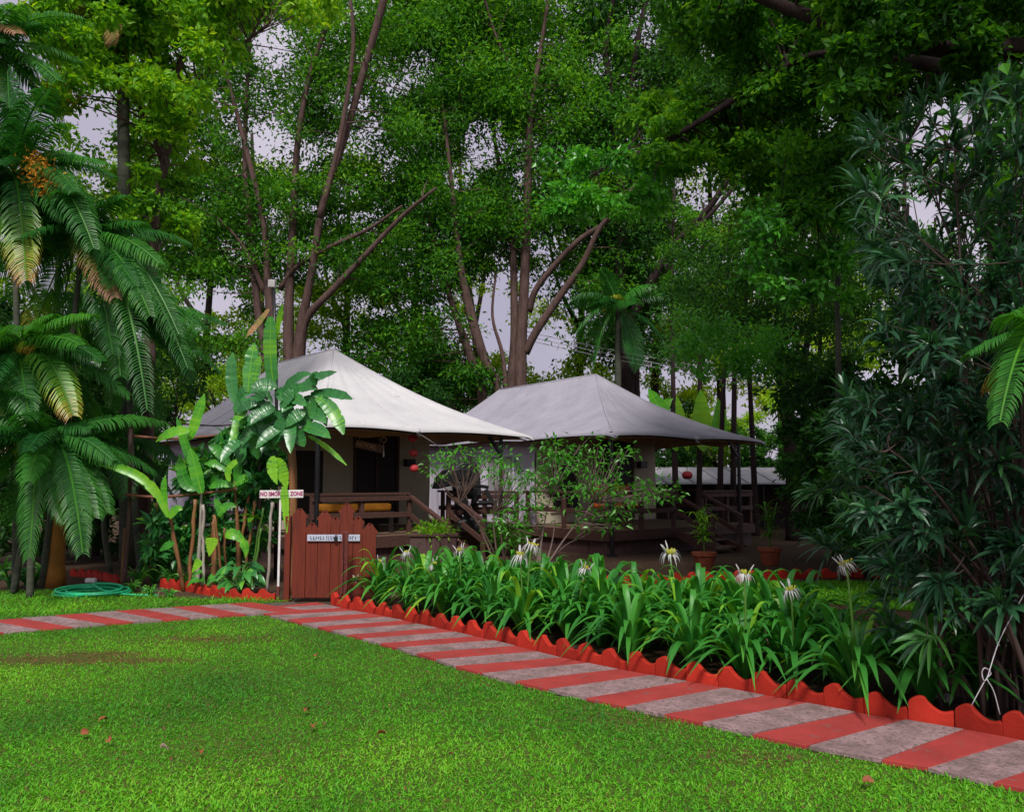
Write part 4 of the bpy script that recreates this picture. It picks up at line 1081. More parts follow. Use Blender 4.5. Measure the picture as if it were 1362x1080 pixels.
# dark shrubbery closing the view below the crowns
SHR = [(-60, 17, 330, .25, 1.0), (40, 15.5, 400, .2, 1.0), (130, 17.5, 430, .22, 1.0), (215, 24, 470, .3, 1.2), (300, 27, 480, .55, 1.2), (520, 28, 510, .25, 1.2), (590, 28, 500, .25, 1.2), (700, 30, 520, .3, 1.2), (860, 28.5, 540, .3, 1.2), (905, 31, 560, .75, .9), (960, 31, 540, .8, .9),
       (1030, 30, 560, .45, 1.0), (1140, 16, 500, .2, .9), (1150, 13.5, 480, .18, .9), (1210, 12, 560, .15, .8), (1280, 11, 430, .18, .9), (1350, 10.5, 380, .2, .9), (1420, 12, 300, .2, 1.0), (1255, 14, 470, .2, .9), (1320, 14, 580, .15, 1.), (1180, 17, 590, .2, .9), (1120, 24, 590, .3, 1.)]
SLAB = ['dark shrub beyond the left edge behind the palms', 'dark shrub behind the palm foot', 'dark shrub between palms and white tent', 'shrub at the back corner of the white tent', 'bright shrub behind the left canopy hip', 'dark shrub behind the white tent peak', 'dark shrub in the notch between the roofs', 'low shrub behind the grey ridge', 'shrub behind the right slope of the grey canopy',
        'lime shrub above the white shed', 'lime shrub behind the slender stems', 'shrub at the foot of the forked trunk', 'dark shrub right of the far deck stair', 'tall dark shrub behind the tip of the oleander', 'low dark shrub behind the lily bed end', 'dark shrub within the oleander shade', 'dark shrub behind the right oleander', 'dark shrub beyond the right edge',
        'dark shrub above the oleander middle', 'low shrub behind the oleander stems', 'low shrub left of the oleander', 'shrub behind the far deck stair']
for i, ((x, Y, ty, tn, r), lab) in enumerate(zip(SHR, SLAB)):
    w = 62 * 20 / Y if Y < 20 else 60
    w = min(w, 90)
    tree('shrub', lab, 'shrubbery round the tents', (x, 640), Y, [([(x, 700, 3), (x - 8, 620, 2.5), (x - 14, ty + 60, 1.6)], Y, True), ([(x, 680, 2.6), (x + 16, 600, 2), (x + 20, ty + 50, 1.4)], Y, True)],
         [(x - w, x + w, ty, 650, Y - 1.2, Y + 1.2, 46, .62 * r, 230, tn), (x - w, x + w, 640, 730, Y - 1, Y + 1, 12, .6 * r, 200, tn * .6)], M['leaf_far'] if tn > .5 else M['leaf_deep'], M['bark_dark'], .15, 600 + i, trunk_seg=6, cat='shrub')

# ------------------------------------------------------------------ palms
def frond(mb, a, tip, lift, leaf, seed, n=64, mi=0, tone=.45, tone_tip=None, curl=.85, wfac=.023):
    """a feather leaf: arching midrib from a to tip with hanging leaflets on both sides"""
    rg = rng(seed); a, tip = np.asarray(a, float), np.asarray(tip, float)
    L = np.linalg.norm(tip - a)
    side = norm(np.cross(tip - a, EZ) + 1e-6)
    c = a + (tip - a) * .45 + EZ * lift * L + side * rg.normal(0, .05) * L
    k = 15; rp = bez(a, c, tip, k)
    tube(mb, rp, np.linspace(.014, .004, k) * max(L, .8), 5, mi, tone + .25, cap=False)
    u = np.linspace(.12, 1, n); q = bez(a, c, tip, 60); s = arclen(q); s /= s[-1]
    base = np.stack([np.interp(u, s, q[:, i]) for i in range(3)], 1)
    tan = norm(np.gradient(base, axis=0))
    sv = norm(np.cross(tan, EZ + .25 * side)); up = np.cross(sv, tan)
    ll = leaf * np.clip(np.sin(np.pi * (.12 + .80 * u)) ** .65, .2, None) * rg.uniform(.9, 1.1, n)
    for sg in (-1, 1):
        d0 = norm(sv * sg * .86 + tan * .52 + up * .22 + rg.normal(0, .05, (n, 3)))
        P0, P1 = base, base + d0 * ll[:, None] * .4
        d1 = norm(d0 + np.array([0, 0, -curl * .9])); P2 = P1 + d1 * ll[:, None] * .33
        d2 = norm(d1 + np.array([0, 0, -curl * 1.3])); P3 = P2 + d2 * ll[:, None] * .30
        wv = tan * (wfac * .5 * ll[:, None] / .45 * .45 + .008)
        V = np.stack([P0 - wv * .5, P0 + wv * .5, P1 - wv, P1 + wv, P2 - wv * .8, P2 + wv * .8, P3], 1).reshape(-1, 3)
        b0 = np.arange(n)[:, None] * 7
        F4 = np.concatenate([b0 + [0, 1, 3, 2], b0 + [2, 3, 5, 4]])
        tt = tone + (0 if tone_tip is None else (tone_tip - tone) * u ** 1.5) + rg.normal(0, .07, n)
        rv = np.clip(np.repeat(tt, 7) + np.tile([-.05, -.05, 0, 0, .12 if tone_tip else .05, .12 if tone_tip else .05, .3 if tone_tip else .05], n), 0, 1)
        mb.add(V, F4, mi, rv)
        start = mb.n - len(V)
        F3 = (b0 + [4, 5, 6]) + start
        mb.L.append(F3.ravel()); mb.T.append(np.full(n, 3)); mb.M.append(np.full(n, mi))
def palm(label, crown, Y, base_x, fronds, seed, leaf=.42, stem=.042, extra=20, group='feather palms at the left edge', flowers=()):
    rg = rng(seed)
    C = P(*crown, Y); g = P(base_x, 700, Y); g[2] = 0
    root = thing('feather_palm', g, label, 'palm', group)
    tk = MB(); pts = smooth_path([g - EZ * .05, (g * .6 + C * .4) + [rg.normal(0, .08), 0, 0], C - EZ * .45, C], 6)
    tube(tk, pts, np.linspace(stem * 1.25, stem * .8, len(pts)), 10, wob=.06, seed=seed); tk.build('trunk', M['bark_grey'], root, smooth=True)
    for i, f in enumerate(fronds):
        x, y = f[0], f[1]; lift = f[2] if len(f) > 2 else .22; kind = f[3] if len(f) > 3 else 'g'
        tip = P(x, y, Y + rg.uniform(-1.0, .35))
        mb = MB(); frond(mb, C + rg.normal(0, .04, 3), tip, lift, leaf * rg.uniform(.85, 1.15), seed * 50 + i, tone=rg.uniform(.25, .6) if kind == 'g' else .12, tone_tip={'g': None, 'y': .85, 'b': .9}[kind])
        o = mb.build('frond', {'g': M['leaf_palm'], 'y': M['leaf_palm_y'], 'b': M['leaf_palm_b']}[kind], root)
        if kind == 'b': o['label'] = 'frond turning brown along its leaflets'
        if kind == 'y': o['label'] = 'yellowing frond'
    for i in range(extra):
        az = rg.uniform(0, 6.28); L = rg.uniform(1.2, 1.9)
        tip = C + np.array([math.cos(az) * L * .85, math.sin(az) * L * .85, rg.uniform(-1.1, .4)])
        mb = MB(); frond(mb, C, tip, .25, leaf, seed * 50 + 30 + i, tone=rg.uniform(.15, .6)); mb.build('frond', M['leaf_palm'], root)
    for (x, y, r) in flowers:
        c = P(x, y, Y - .5); n = 260; mb = MB()
        st = bez(C, (C + c) / 2 + EZ * .25, c, 7); tube(mb, st, .012, 5, 0, .3)
        pos = c + rg.normal(0, 1, (n, 3)) * [r * .5, r * .4, r * .6]; kites(mb, pos, rg.normal(0, 1, (n, 3)) - EZ * .5, rg.normal(0, 1, (n, 3)), .07, .025, rg.uniform(0, 1, n)); mb.build('blossom', M['flower_orange'], root)
palm('palm with an orange flower cluster, crowning just below the left treetops', (22, 235), 11.8, 25, [(105, 210, .35), (88, 290, .3), (150, 235, .3), (-60, 180, .3), (10, 95, .15), (62, 120, .2), (-40, 330, .3), (35, 372, .35, 'y'), (75, 165, .35), (125, 330, .4), (-20, 130, .2), (100, 255, .4), (60, 330, .4), (5, 300, .3), (118, 290, .3), (-10, 260, .3)], 1, flowers=((52, 225, .22), (64, 242, .16)))
palm('palm with long arching fronds that hang over the dark gap beside the tent', (108, 322), 12.3, 60, [(238, 445, .38), (196, 545, .42), (42, 445, .4, 'y'), (212, 350, .3), (250, 490, .45), (55, 262, .3), (168, 262, .3), (93, 552, .5, 'y'), (152, 395, .4, 'b'), (10, 400, .4), (150, 470, .4), (200, 420, .35), (160, 500, .4), (222, 400, .3), (75, 480, .45), (180, 380, .25), (130, 300, .15)], 2)
palm('palm with a broad yellow-edged frond hanging at the middle left', (28, 470), 11.6, 22, [(97, 552, .45, 'y'), (52, 462, .25, 'y'), (-50, 540, .3), (135, 480, .35), (15, 600, .45, 'y'), (-60, 430, .2), (70, 420, .25), (120, 420, .3), (40, 560, .4)], 3)
palm('low palm spreading its fronds above the ochre stump', (62, 590), 11.2, 45, [(142, 682, .4), (88, 690, .4), (18, 692, .4), (-20, 645, .3), (150, 612, .32), (-30, 560, .25), (120, 570, .3), (40, 740, .5), (110, 735, .5), (5, 520, .2)], 4, leaf=.36)
palm('palm set back beside the white canopy with dark fronds', (172, 430), 13.8, 190, [(256, 505, .4), (232, 402, .25), (148, 545, .4), (266, 440, .35), (212, 570, .42), (118, 432, .3), (200, 370, .2), (240, 470, .4), (170, 600, .4)], 5)
palm('tall palm at the very left edge whose greyish fronds reach in from the top corner', (-25, 70), 12.8, -18, [(2, 135, .3), (22, 8, .15), (110, 25, .3), (-40, 60, .2), (70, 110, .4), (12, 160, .45), (-20, 150, .4, 'b'), (40, 100, .5), (25, 45, .3, 'b')], 6)
palm('tall thin grey palm with a pinkish dead frond drooping at the top', (164, 20), 15.0, 172, [(183, 75, .75, 'b'), (150, 60, .6, 'b'), (215, 40, .4), (120, -20, .3), (205, -40, .3), (195, 70, .6), (100, 20, .35, 'b')], 7, stem=.11, extra=3, flowers=((100, 112, .4), (78, 112, .2)))
palm('dark palm in the shade close to the tent side wall', (150, 590), 14.4, 150, [(215, 640, .4), (90, 640, .4), (190, 560, .3), (240, 620, .35), (120, 540, .25), (170, 660, .45), (100, 590, .3)], 8, extra=8)
palm('dark feather palm in front of the thick trunk behind the grey ridge', (822, 410), 27.2, 826, [(770, 440, .3), (880, 450, .3), (800, 360, .2), (812, 402, .5, 'y'), (905, 400, .3), (850, 490, .45), (790, 490, .45), (760, 400, .3), (868, 380, .25), (838, 470, .5)], 9, extra=3, leaf=.72, stem=.11, group='feather palms behind the tents')
palm('small palm leaf tuft hanging above the oleander top', (1112, 250), 13, 1115, [(1120, 305, .3), (1095, 300, .4), (1145, 290, .35), (1170, 260, .25), (1080, 260, .25)], 11, extra=2, leaf=.36, group='palms at the right side')
palm('palm half hidden in the oleander with yellow-green fronds', (1405, 462), 4.9, 1420, [(1318, 520, .25, 'y'), (1290, 470, .2), (1330, 560, .35), (1340, 420, .2), (1450, 530, .3)], 12, extra=2, leaf=.22, group='palms at the right side')

# ------------------------------------------------------------------ banana plants, canes and rails of the left bed
BX = lambda x, y: (130 + x / 4.5, 560 + y / 4.5)
def paddle(root, a, c, b, wpx, Y, seed, mat='leaf_ban', tone=.5, prof=None, fold=.3, nr=None, dy=(0, 0), ruff=.03):
    """broad leaf from photo pixel a over c to b"""
    A, Cc, B = P(*a, Y + dy[0]), P(*c, Y + (dy[0] + dy[1]) / 2), P(*b, Y + dy[1])
    mb = MB(); kk = 34; q = bez(A, Cc, B, kk); w = wpx * Y / FPX; rq = rng(seed + 5)
    pf = OV if prof is None else prof; uu = np.linspace(0, 1, kk); ww = np.interp(uu, *pf) * np.where(rq.uniform(0, 1, kk) < .07, .74, 1) * (1 + rq.normal(0, .025, kk)); prof = (uu, ww); ruff *= .6
    vein = np.repeat(np.clip(tone + rq.normal(0, .09, kk) + .10 * np.sin(uu * 9 + seed), 0, 1), 3)
    view = norm(np.array([0, -1, .35])) if nr is None else np.asarray(nr, float)
    blade(mb, q, w, view, fold, 0, vein, prof, ruff, seed)
    tube(mb, q, np.linspace(.010, .003, len(q)) * max(.6, w * 6), 5, 0, min(1, tone + .35), cap=False)
    return mb.build('leaf', M[mat], root, smooth=True)
def midpt(a, b, dx=0, dy=0): return ((a[0] + b[0]) / 2 + dx, (a[1] + b[1]) / 2 + dy)
OV = ([0, .08, .3, .6, .85, 1], [.12, .6, 1, .95, .55, .03])
ST = ([0, .1, .4, .8, 1], [.35, .7, 1, .9, .15])
HT = ([0, .06, .25, .5, .8, 1], [.5, .95, 1, .8, .4, .03])
def banana(label, stem_px, Y, leaves, seed, stem_r=.045, mat='bamboo'):
    g = P(*stem_px[0], Y); g[2] = 0
    root = thing('banana_plant', g, label, 'banana plant', 'banana plants in the staked bed')
    m = MB(); pts = smooth_path([g] + [P(x, y, Y) for x, y in stem_px[1:]], 5); tube(m, pts, np.linspace(stem_r, stem_r * .45, len(pts)), 9); m.build('stem', M[mat], root, smooth=True)
    for i, lf in enumerate(leaves): paddle(root, lf[0], lf[1], lf[2], lf[3], Y + lf[4], seed * 30 + i, tone=lf[5], prof=lf[6] if len(lf) > 6 else ST)
    return root
banana('banana plant with a narrow leaf arching far out to the left', [(245, 775), (232, 715), (224, 686)], 11.9, [
    ((224, 688), (205, 625), (135, 619), 13, -.2, .85), ((222, 680), (216, 655), (220, 633), 9, -.1, .6), ((226, 690), (234, 672), (243, 678), 12, -.25, .75, OV)], 41, .03)
banana('banana plant with an upright broad leaf pointing past the upper rail', [(262, 782), (266, 715), (268, 655)], 12.0, [
    ((268, 656), (262, 630), (253, 596), 17, -.15, .55), ((252, 585), (262, 560), (272, 524), 15, -.1, .6), ((253, 574), (230, 570), (207, 588), 15, -.2, .62, OV),
    ((262, 650), (240, 650), (240, 604), 16, .1, .25), ((266, 655), (250, 600), (235, 555), 12, .2, .3)], 42, .035, 'bamboo_pale')
banana('banana plant with round lime leaves low on orange stems', [(285, 782), (286, 730), (284, 690)], 11.7, [
    ((283, 715), (282, 725), (278, 740), 17, -.3, .95, HT), ((267, 745), (262, 752), (255, 762), 12, -.35, .85, HT), ((232, 722), (224, 724), (212, 733), 11, -.2, .2, OV),
    ((290, 686), (300, 668), (315, 674), 12, -.1, .35, OV), ((300, 715), (312, 703), (326, 724), 15, -.2, .6, OV), ((322, 720), (330, 728), (326, 742), 12, -.25, .55, HT), ((296, 690), (292, 672), (285, 662), 10, 0, .3, OV)], 43, .035)
banana('banana plant crowded behind the leafy post with broad dark leaves', [(318, 780), (316, 700), (312, 640)], 12.3, [
    ((312, 646), (290, 640), (278, 650), 12, -.2, .35, OV), ((308, 630), (290, 612), (272, 618), 13, -.1, .3, OV), ((306, 620), (290, 595), (276, 592), 14, -.1, .2, OV), ((312, 645), (330, 632), (326, 642), 14, -.2, .5, OV),
    ((300, 600), (285, 585), (300, 574), 13, 0, .25, OV), ((314, 650), (318, 625), (316, 606), 12, 0, .3), ((306, 640), (296, 622), (322, 610), 9, -.3, .9), ((315, 655), (325, 650), (340, 655), 12, 0, .4, OV), ((300, 640), (285, 630), (270, 655), 13, .2, .1, OV)], 44, .04)
CANES = [((585, 470), (545, 990), 11, 'bamboo', 12.0, 'thick orange bamboo stake left in the row behind the wavy edging'), ((630, 500), (635, 1020), 9, 'bamboo_pale', 11.8, 'pale white bamboo stake behind the wavy edging'),
         ((690, 600), (690, 965), 10, 'bamboo', 12.2, 'orange stake right beside the pale stake'), ((700, 560), (752, 990), 8, 'bamboo', 12.0, 'orange stake leaning left near the round lime leaf'),
         ((905, 430), (822, 870), 10, 'bamboo', 12.4, 'orange stake leaning right, lower end by the heart-leaved plant'), ((945, 480), (870, 860), 9, 'bamboo', 12.3, 'orange stake leaning right beside its twin'),
         ((992, 520), (905, 850), 6, 'leafstem', 12.1, 'thin green stem leaning right, longer of a pair'), ((978, 640), (930, 880), 6, 'leafstem', 12.0, 'thin green stem leaning right, shorter of a pair'),
         ((1042, 480), (1015, 1010), 9, 'bamboo_pale', 11.6, 'pale knotty stake next to the white sign post'), ((352, 490), (318, 880), 9, 'bamboo', 12.9, 'brown stake standing alone in the shade'),
         ((165, 640), (145, 930), 9, 'bamboo', 12.6, 'short brown stake at the end of the shaded edging'), ((435, 575), (510, 980), 8, 'bamboo', 12.0, 'orange stake below the far-reaching arching leaf'), ((760, 640), (765, 970), 7, 'bamboo', 12.2, 'short orange stake behind the heart-leaved plant')]
M['leafstem'] = solid('green_stem', (.09, .22, .03), .5)
for i, (t, b, w, mt, Y, lab) in enumerate(CANES):
    T, g = P(*BX(*t), Y), P(*BX(*b), Y); g[2] = min(g[2], 0) if g[2] < .1 else 0
    r = w / 4.5 * Y / FPX; k = 13; m = MB()
    q = np.array([g + (T - g) * s for s in np.linspace(0, 1, k)]) + rng(i).normal(0, .006, (k, 3)); rr = np.full(k, r) * np.where(np.arange(k) % 3 == 0, 1.15, .97)
    tube(m, q, rr, 8); tag(m.build('bamboo_stake' if mt != 'leafstem' else 'green_stem', M[mt], None, smooth=True), lab, 'stake', 'stakes of the left bed')
for i, (pts, w, Y, lab, mt) in enumerate([([(165, 440), (300, 452), (420, 452), (600, 436), (760, 418), (930, 392)], 16, 12.2, 'lower horizontal pole tied across the stakes', 'rail'), ([(205, 90), (430, 106), (600, 96), (740, 82), (860, 58)], 15, 12.4, 'upper horizontal brown pole tied across the stakes', 'rail'), ([(390, 12), (560, 22), (700, 28), (800, 24)], 9, 13.0, 'thin dark pole above the upper brown pole', 'bark_dark')]):
    m = MB(); q = smooth_path([P(*BX(*p), Y) for p in pts], 5); tube(m, q, np.full(len(q), w / 9 * Y / FPX) * (1 + .12 * np.sin(np.arange(len(q)) * 1.3)), 8, wob=.08); tag(m.build('cross_pole', M[mt], None, smooth=True), lab, 'pole')
# two uprights carry the cross poles
for i, (x, yt, Y, lab) in enumerate([(172, 575, 12.3, 'rough dark upright carrying the left ends of the cross poles'), (344, 575, 12.35, 'rough dark upright carrying the right ends of the cross poles')]):
    T = P(x, yt, Y); m = MB(); tube(m, smooth_path([(T[0], Y + .04, 0), (T[0] + .03, Y + .04, T[2] * .5), (T[0], Y + .04, T[2] + .06)], 5), .03, 8, wob=.1); tag(m.build('upright_stake', M['bark'], None, smooth=True), lab, 'stake')
# dark tangle behind the stakes
tree('tangled_shrub', 'dark tangled shrub filling the gaps among the stakes', None, (300, 700), 12.7, [([(300, 760, 4), (296, 680, 3), (290, 610, 2)], 12.7, True), ([(318, 760, 4), (326, 690, 3), (334, 620, 2)], 12.8, True), ([(270, 760, 3), (262, 700, 2.4), (256, 650, 1.6)], 12.8, True)],
     [(238, 350, 590, 700, 12.4, 13.1, 34, .26, 60, .35), (200, 350, 690, 770, 12.4, 13.2, 26, .22, 60, .3), (300, 372, 560, 640, 12.1, 12.6, 16, .22, 50, .4)], M['leaf_nest'], M['twig_dark'], .19, 651, aspect=.5, trunk_seg=6, cat='shrub', gaps=False)
# heart-leaved plant and weeds at the bed front
def leafy(name, label, cat, px, Y, n, spread, size, mat, seed, h=.35, prof=HT, group=None, asp=.62):
    rg = rng(seed); g = P(px, 700, Y); g[2] = 0
    root = thing(name, g, label, cat, group); st, lf = MB(), MB()
    for i in range(n):
        az = rg.uniform(0, 6.28); rr = spread * rg.uniform(.15, 1) ** .7; z = h * rg.uniform(.25, 1)
        b = g + [math.cos(az) * rr, math.sin(az) * rr, z]
        tube(st, bez(g, g + [math.cos(az) * rr * .3, math.sin(az) * rr * .3, z * .9], b, 6), .005, 5, cap=False)
        d = norm([math.cos(az), math.sin(az), -.3]); s = size * rg.uniform(.7, 1.2)
        blade(lf, bez(b, b + d * s * .5 + EZ * .04, b + d * s - EZ * s * .3, 7), s * asp, EZ + [0, -.8, 0], .2, 0, rg.uniform(.2, .8), prof)
    st.build('stem', M['leafstem'], root, smooth=True); lf.build('foliage', M[mat], root, smooth=True)
    return root
leafy('heart_leaf_plant', 'bushy heart-leaved plant at the front edging near the sign post', 'plant', 322, 11.6, 46, .30, .17, 'leaf_nest', 71, .42)
leafy('heart_leaf_plant', 'small heart-leaved seedling by the pale stake foot', 'plant', 277, 11.7, 9, .12, .15, 'leaf_ban', 72, .3)
def tuft(name, label, cat, px, py, Yd, n, L, w, mat, seed, group=None, up=.9, loc=None):
    rg = rng(seed); g = G(px, py) if loc is None else np.array(loc, float); lf = MB()
    for i in range(n):
        az = rg.uniform(0, 6.28); l = L * rg.uniform(.55, 1.15); o = np.array([math.cos(az), math.sin(az), 0])
        b = g + o * rg.uniform(0, .12) * L; e = rg.uniform(.25, 1)
        blade(lf, bez(b, b + o * l * .25 * e + EZ * l * up, b + o * l * e * .9 + EZ * l * up * rg.uniform(.2, .9), 7), w, EZ * .4 - o * .0 + [0, -.3, 0] + o * .5, .3, 0, rg.uniform(.1, .9), ([0, .3, .7, 1], [.7, 1, .75, .04]))
    return tag(lf.build(name, M[mat], None, smooth=True), label, cat, group)
for i, (x, y, n, L) in enumerate([(185, 778, 60, .35), (205, 775, 60, .38), (228, 778, 60, .36), (250, 782, 50, .32), (175, 788, 40, .22), (200, 793, 40, .2), (225, 796, 40, .18), (300, 792, 26, .2)]):
    tuft('grass_tuft', 'tuft of long narrow weed leaves along the edging of the staked bed', 'weed', x, y, 0, n, L, .022, 'leaf_lily', 800 + i, 'weed tufts of the staked bed')
for i, (x, y, L) in enumerate([(15, 782, .5), (40, 780, .55), (0, 770, .6), (60, 770, .4)]):
    tuft('leafy_tuft', 'dark strap-leaved tuft at the foot of the palms', 'plant', x, y, 0, 34, L, .035, 'leaf_palm', 820 + i, 'dark tufts at the palm foot', .7)

# ------------------------------------------------------------------ leafy post (strap-leaved epiphyte) by the gate
NZ = lambda x, y: (280 + x / 4.5, 380 + y / 4.5)
NY = 11.5
np_root = thing('leafy_post', (P(386, 700, NY)[0], NY, 0), 'rough orange-brown post wrapped by a plant of broad hanging strap leaves', 'plant')
m = MB(); q = smooth_path([(P(384, 790, NY)[0], NY + .12, 0), P(387, 690, NY) + [0, .12, 0], P(385, 610, NY) + [0, .12, 0], P(376, 540, NY) + [0, .12, 0]], 6); tube(m, q, np.linspace(.06, .05, len(q)), 9, wob=.18, seed=3); m.build('post', M['bamboo'], np_root, smooth=True)
NEST = [((345, 700), (350, 760), (345, 832), 75, .5, OV), ((425, 755), (440, 840), (450, 932), 82, .35, OV), ((295, 840), (270, 940), (283, 1038), 88, .45, OV), ((350, 850), (370, 920), (368, 985), 72, .4, OV), ((310, 735), (280, 770), (290, 820), 60, .4, OV),
        ((490, 850), (530, 900), (562, 965), 66, .35, OV), ((480, 790), (580, 810), (632, 892), 56, .25, OV), ((635, 670), (740, 720), (797, 890), 66, .72, ST), ((600, 650), (720, 625), (848, 680), 48, .3, ST), ((430, 660), (560, 580), (645, 622), 56, .4, OV),
        ((450, 660), (520, 670), (575, 722), 58, .5, OV), ((560, 665), (640, 720), (660, 800), 66, .15, OV), ((430, 640), (520, 520), (608, 530), 44, .3, OV), ((560, 590), (640, 540), (758, 515), 46, .2, OV), ((630, 600), (600, 500), (670, 560), 40, .3, OV),
        ((400, 610), (300, 570), (245, 640), 70, .35, OV), ((260, 640), (180, 620), (170, 690), 60, .4, OV), ((250, 690), (170, 710), (140, 760), 60, .45, OV), ((330, 620), (300, 640), (280, 700), 64, .25, OV), ((390, 640), (430, 620), (420, 700), 58, .4, OV),
        ((376, 590), (350, 400), (362, 185), 62, .7, ([0, .12, .5, .85, 1], [.25, .9, 1, .95, .4])), ((385, 330), (410, 220), (432, 110), 30, .95, ST), ((152, 710), (110, 560), (135, 400), 56, .38, ST), ((225, 640), (235, 480), (262, 345), 66, .62, ST), ((268, 585), (270, 490), (298, 420), 40, .8, ST),
        ((175, 690), (150, 900), (105, 1030), 38, .95, ST), ((215, 720), (190, 800), (130, 800), 40, .9, ST), ((400, 870), (330, 900), (240, 860), 60, .3, OV), ((300, 850), (220, 850), (190, 960), 60, .35, OV), ((180, 930), (120, 950), (60, 1060), 56, .4, OV), ((160, 960), (200, 1000), (170, 1070), 56, .3, OV),
        ((395, 1030), (420, 1090), (460, 1215), 62, .92, OV), ((385, 1020), (350, 1080), (400, 1190), 50, .97, OV), ((440, 1200), (450, 1330), (458, 1480), 40, .93, ([0, .2, .6, 1], [.5, 1, .8, .1])), ((585, 900), (680, 940), (815, 1075), 24, .85, ST)]
rg = rng(91)
for k in range(26):
    a_ = (rng(k).uniform(230, 620), rng(k + 50).uniform(620, 860)); an = rng(k + 99).uniform(.2, 2.9); l_ = rng(k + 9).uniform(110, 210)
    b_ = (a_[0] + l_ * math.cos(an), a_[1] + l_ * math.sin(an)); NEST.append((a_, midpt(a_, b_, 0, -40), b_, rng(k).uniform(46, 66), rng(k).uniform(.15, .5), OV))
for i, (a, c_, b, w, tn, pf) in enumerate(NEST):
    paddle(np_root, NZ(*a), NZ(*c_), NZ(*b), w * 1.3 / 4.5, (NY + rg.uniform(-.35, .05)) if i < 31 or i >= 34 else 10.86, 900 + i, 'leaf_nest', tn, pf, .22, dy=(0, rg.uniform(-.3, .1)), ruff=.05)
paddle(np_root, NZ(350, 140), NZ(290, 230), NZ(212, 308), 9, NY, 950, 'leaf_palm_b', .6, ST)['label'] = 'dry straw-coloured leaf'

# ------------------------------------------------------------------ spider lilies
def lily_foliage(seed, n=44):
    rg = rng(seed); lf = MB()
    for i in range(n):
        az = i * 2.39996 + rg.normal(0, .2); u = (i + .5) / n
        L = rg.uniform(.72, 1.02); o = np.array([math.cos(az), math.sin(az), 0]); e = .18 + .82 * u
        b = o * .035 + EZ * .02
        reach = L * (.20 + .72 * e); top = L * (.94 - .40 * e)
        endz = top * (1.0 - .95 * e ** 1.4) + .05
        blade(lf, bez(b, b + o * reach * .30 + EZ * top * 1.25, b + o * reach + EZ * endz, 10), rg.uniform(.060, .084), EZ + o * -.35, .32, 0, np.clip(.32 + .3 * rg.normal(0, .6) + .15 * (1 - e), 0, 1) if rg.uniform() > .07 else 1.4 - .0, ([0, .1, .45, .8, 1], [.75, .9, 1, .7, .03]))
    return lf
lily_src = [lily_foliage(40 + i).build('foliage', M['leaf_lily'], None, smooth=True) for i in range(5)]
for o in lily_src: COL.objects.unlink(o)
def flower_mesh(seed):
    rg = rng(seed); m = MB()
    for i in range(26):
        az = rg.uniform(0, 6.28); o = np.array([math.cos(az), math.sin(az), 0]); L = rg.uniform(.07, .12); h = rg.uniform(.0, .07)
        b = o * .012
        blade(m, bez(b, b + o * L * .55 + EZ * (h + .05), b + o * L * .85 - EZ * L * rg.uniform(.2, .8), 7), .013, EZ + o * .3, .2, 0, rg.uniform(.2, 1), ([0, .2, .7, 1], [.6, 1, .8, .1]))
    for i in range(9):
        o = rg.normal(0, 1, 3) * [.03, .03, 0]; tube(m, [o * .3, o + EZ * .07], [.007, .009], 5, 1, rg.uniform())
    for i in range(3):
        o = norm(rg.normal(0, 1, 3) * [1, 1, 0]) * .03; tube(m, [o, o * 2.2 + EZ * .09, o * 3.0 + EZ * .13], [.005, .008, .003], 6, 0, .4)
    return m
fl_src = [flower_mesh(60 + i).build('flower', [M['petal'], M['petal_core']], None, smooth=True) for i in range(4)]
for o in fl_src: COL.objects.unlink(o)
stalk_src = MB(); tube(stalk_src, bez((0, 0, 0), (.02, 0, .45), (0, 0, 1.0), 6), [.014, .012, .011, .010, .009, .009], 7)
stalk_src = stalk_src.build('flower_stalk', M['leafstem'], None, smooth=True); COL.objects.unlink(stalk_src)
ks = arclen(KERB); n_bed = -n_main
LILY = []
rg = rng(77); s = .80; row = 0
while s < ks[-1] - .2:
    for off in (.40, .84, 1.28):
        i = np.searchsorted(ks, s + (.24 if off > .5 else 0)); i = min(i, len(KERB) - 1)
        p = KERB[i] + n_bed[i] * (off + rg.normal(0, .06)) + rg.normal(0, .05, 2)
        x_, y_ = proj(np.array([p[0], p[1], .3]))
        if x_ < 1330 and not (off > 1.1 and x_ > 1120): LILY.append((p[0], p[1], off))
    s += .50
FLW = [(505, 748), (541, 736), (577, 752), (612, 733), (473, 769), (692, 741), (706, 728), (778, 757), (892, 737), (990, 764), (1052, 786), (1126, 752), (675, 760)]
lily_px = np.array([proj(np.array([x, y, .6]))[0] for x, y, _ in LILY])
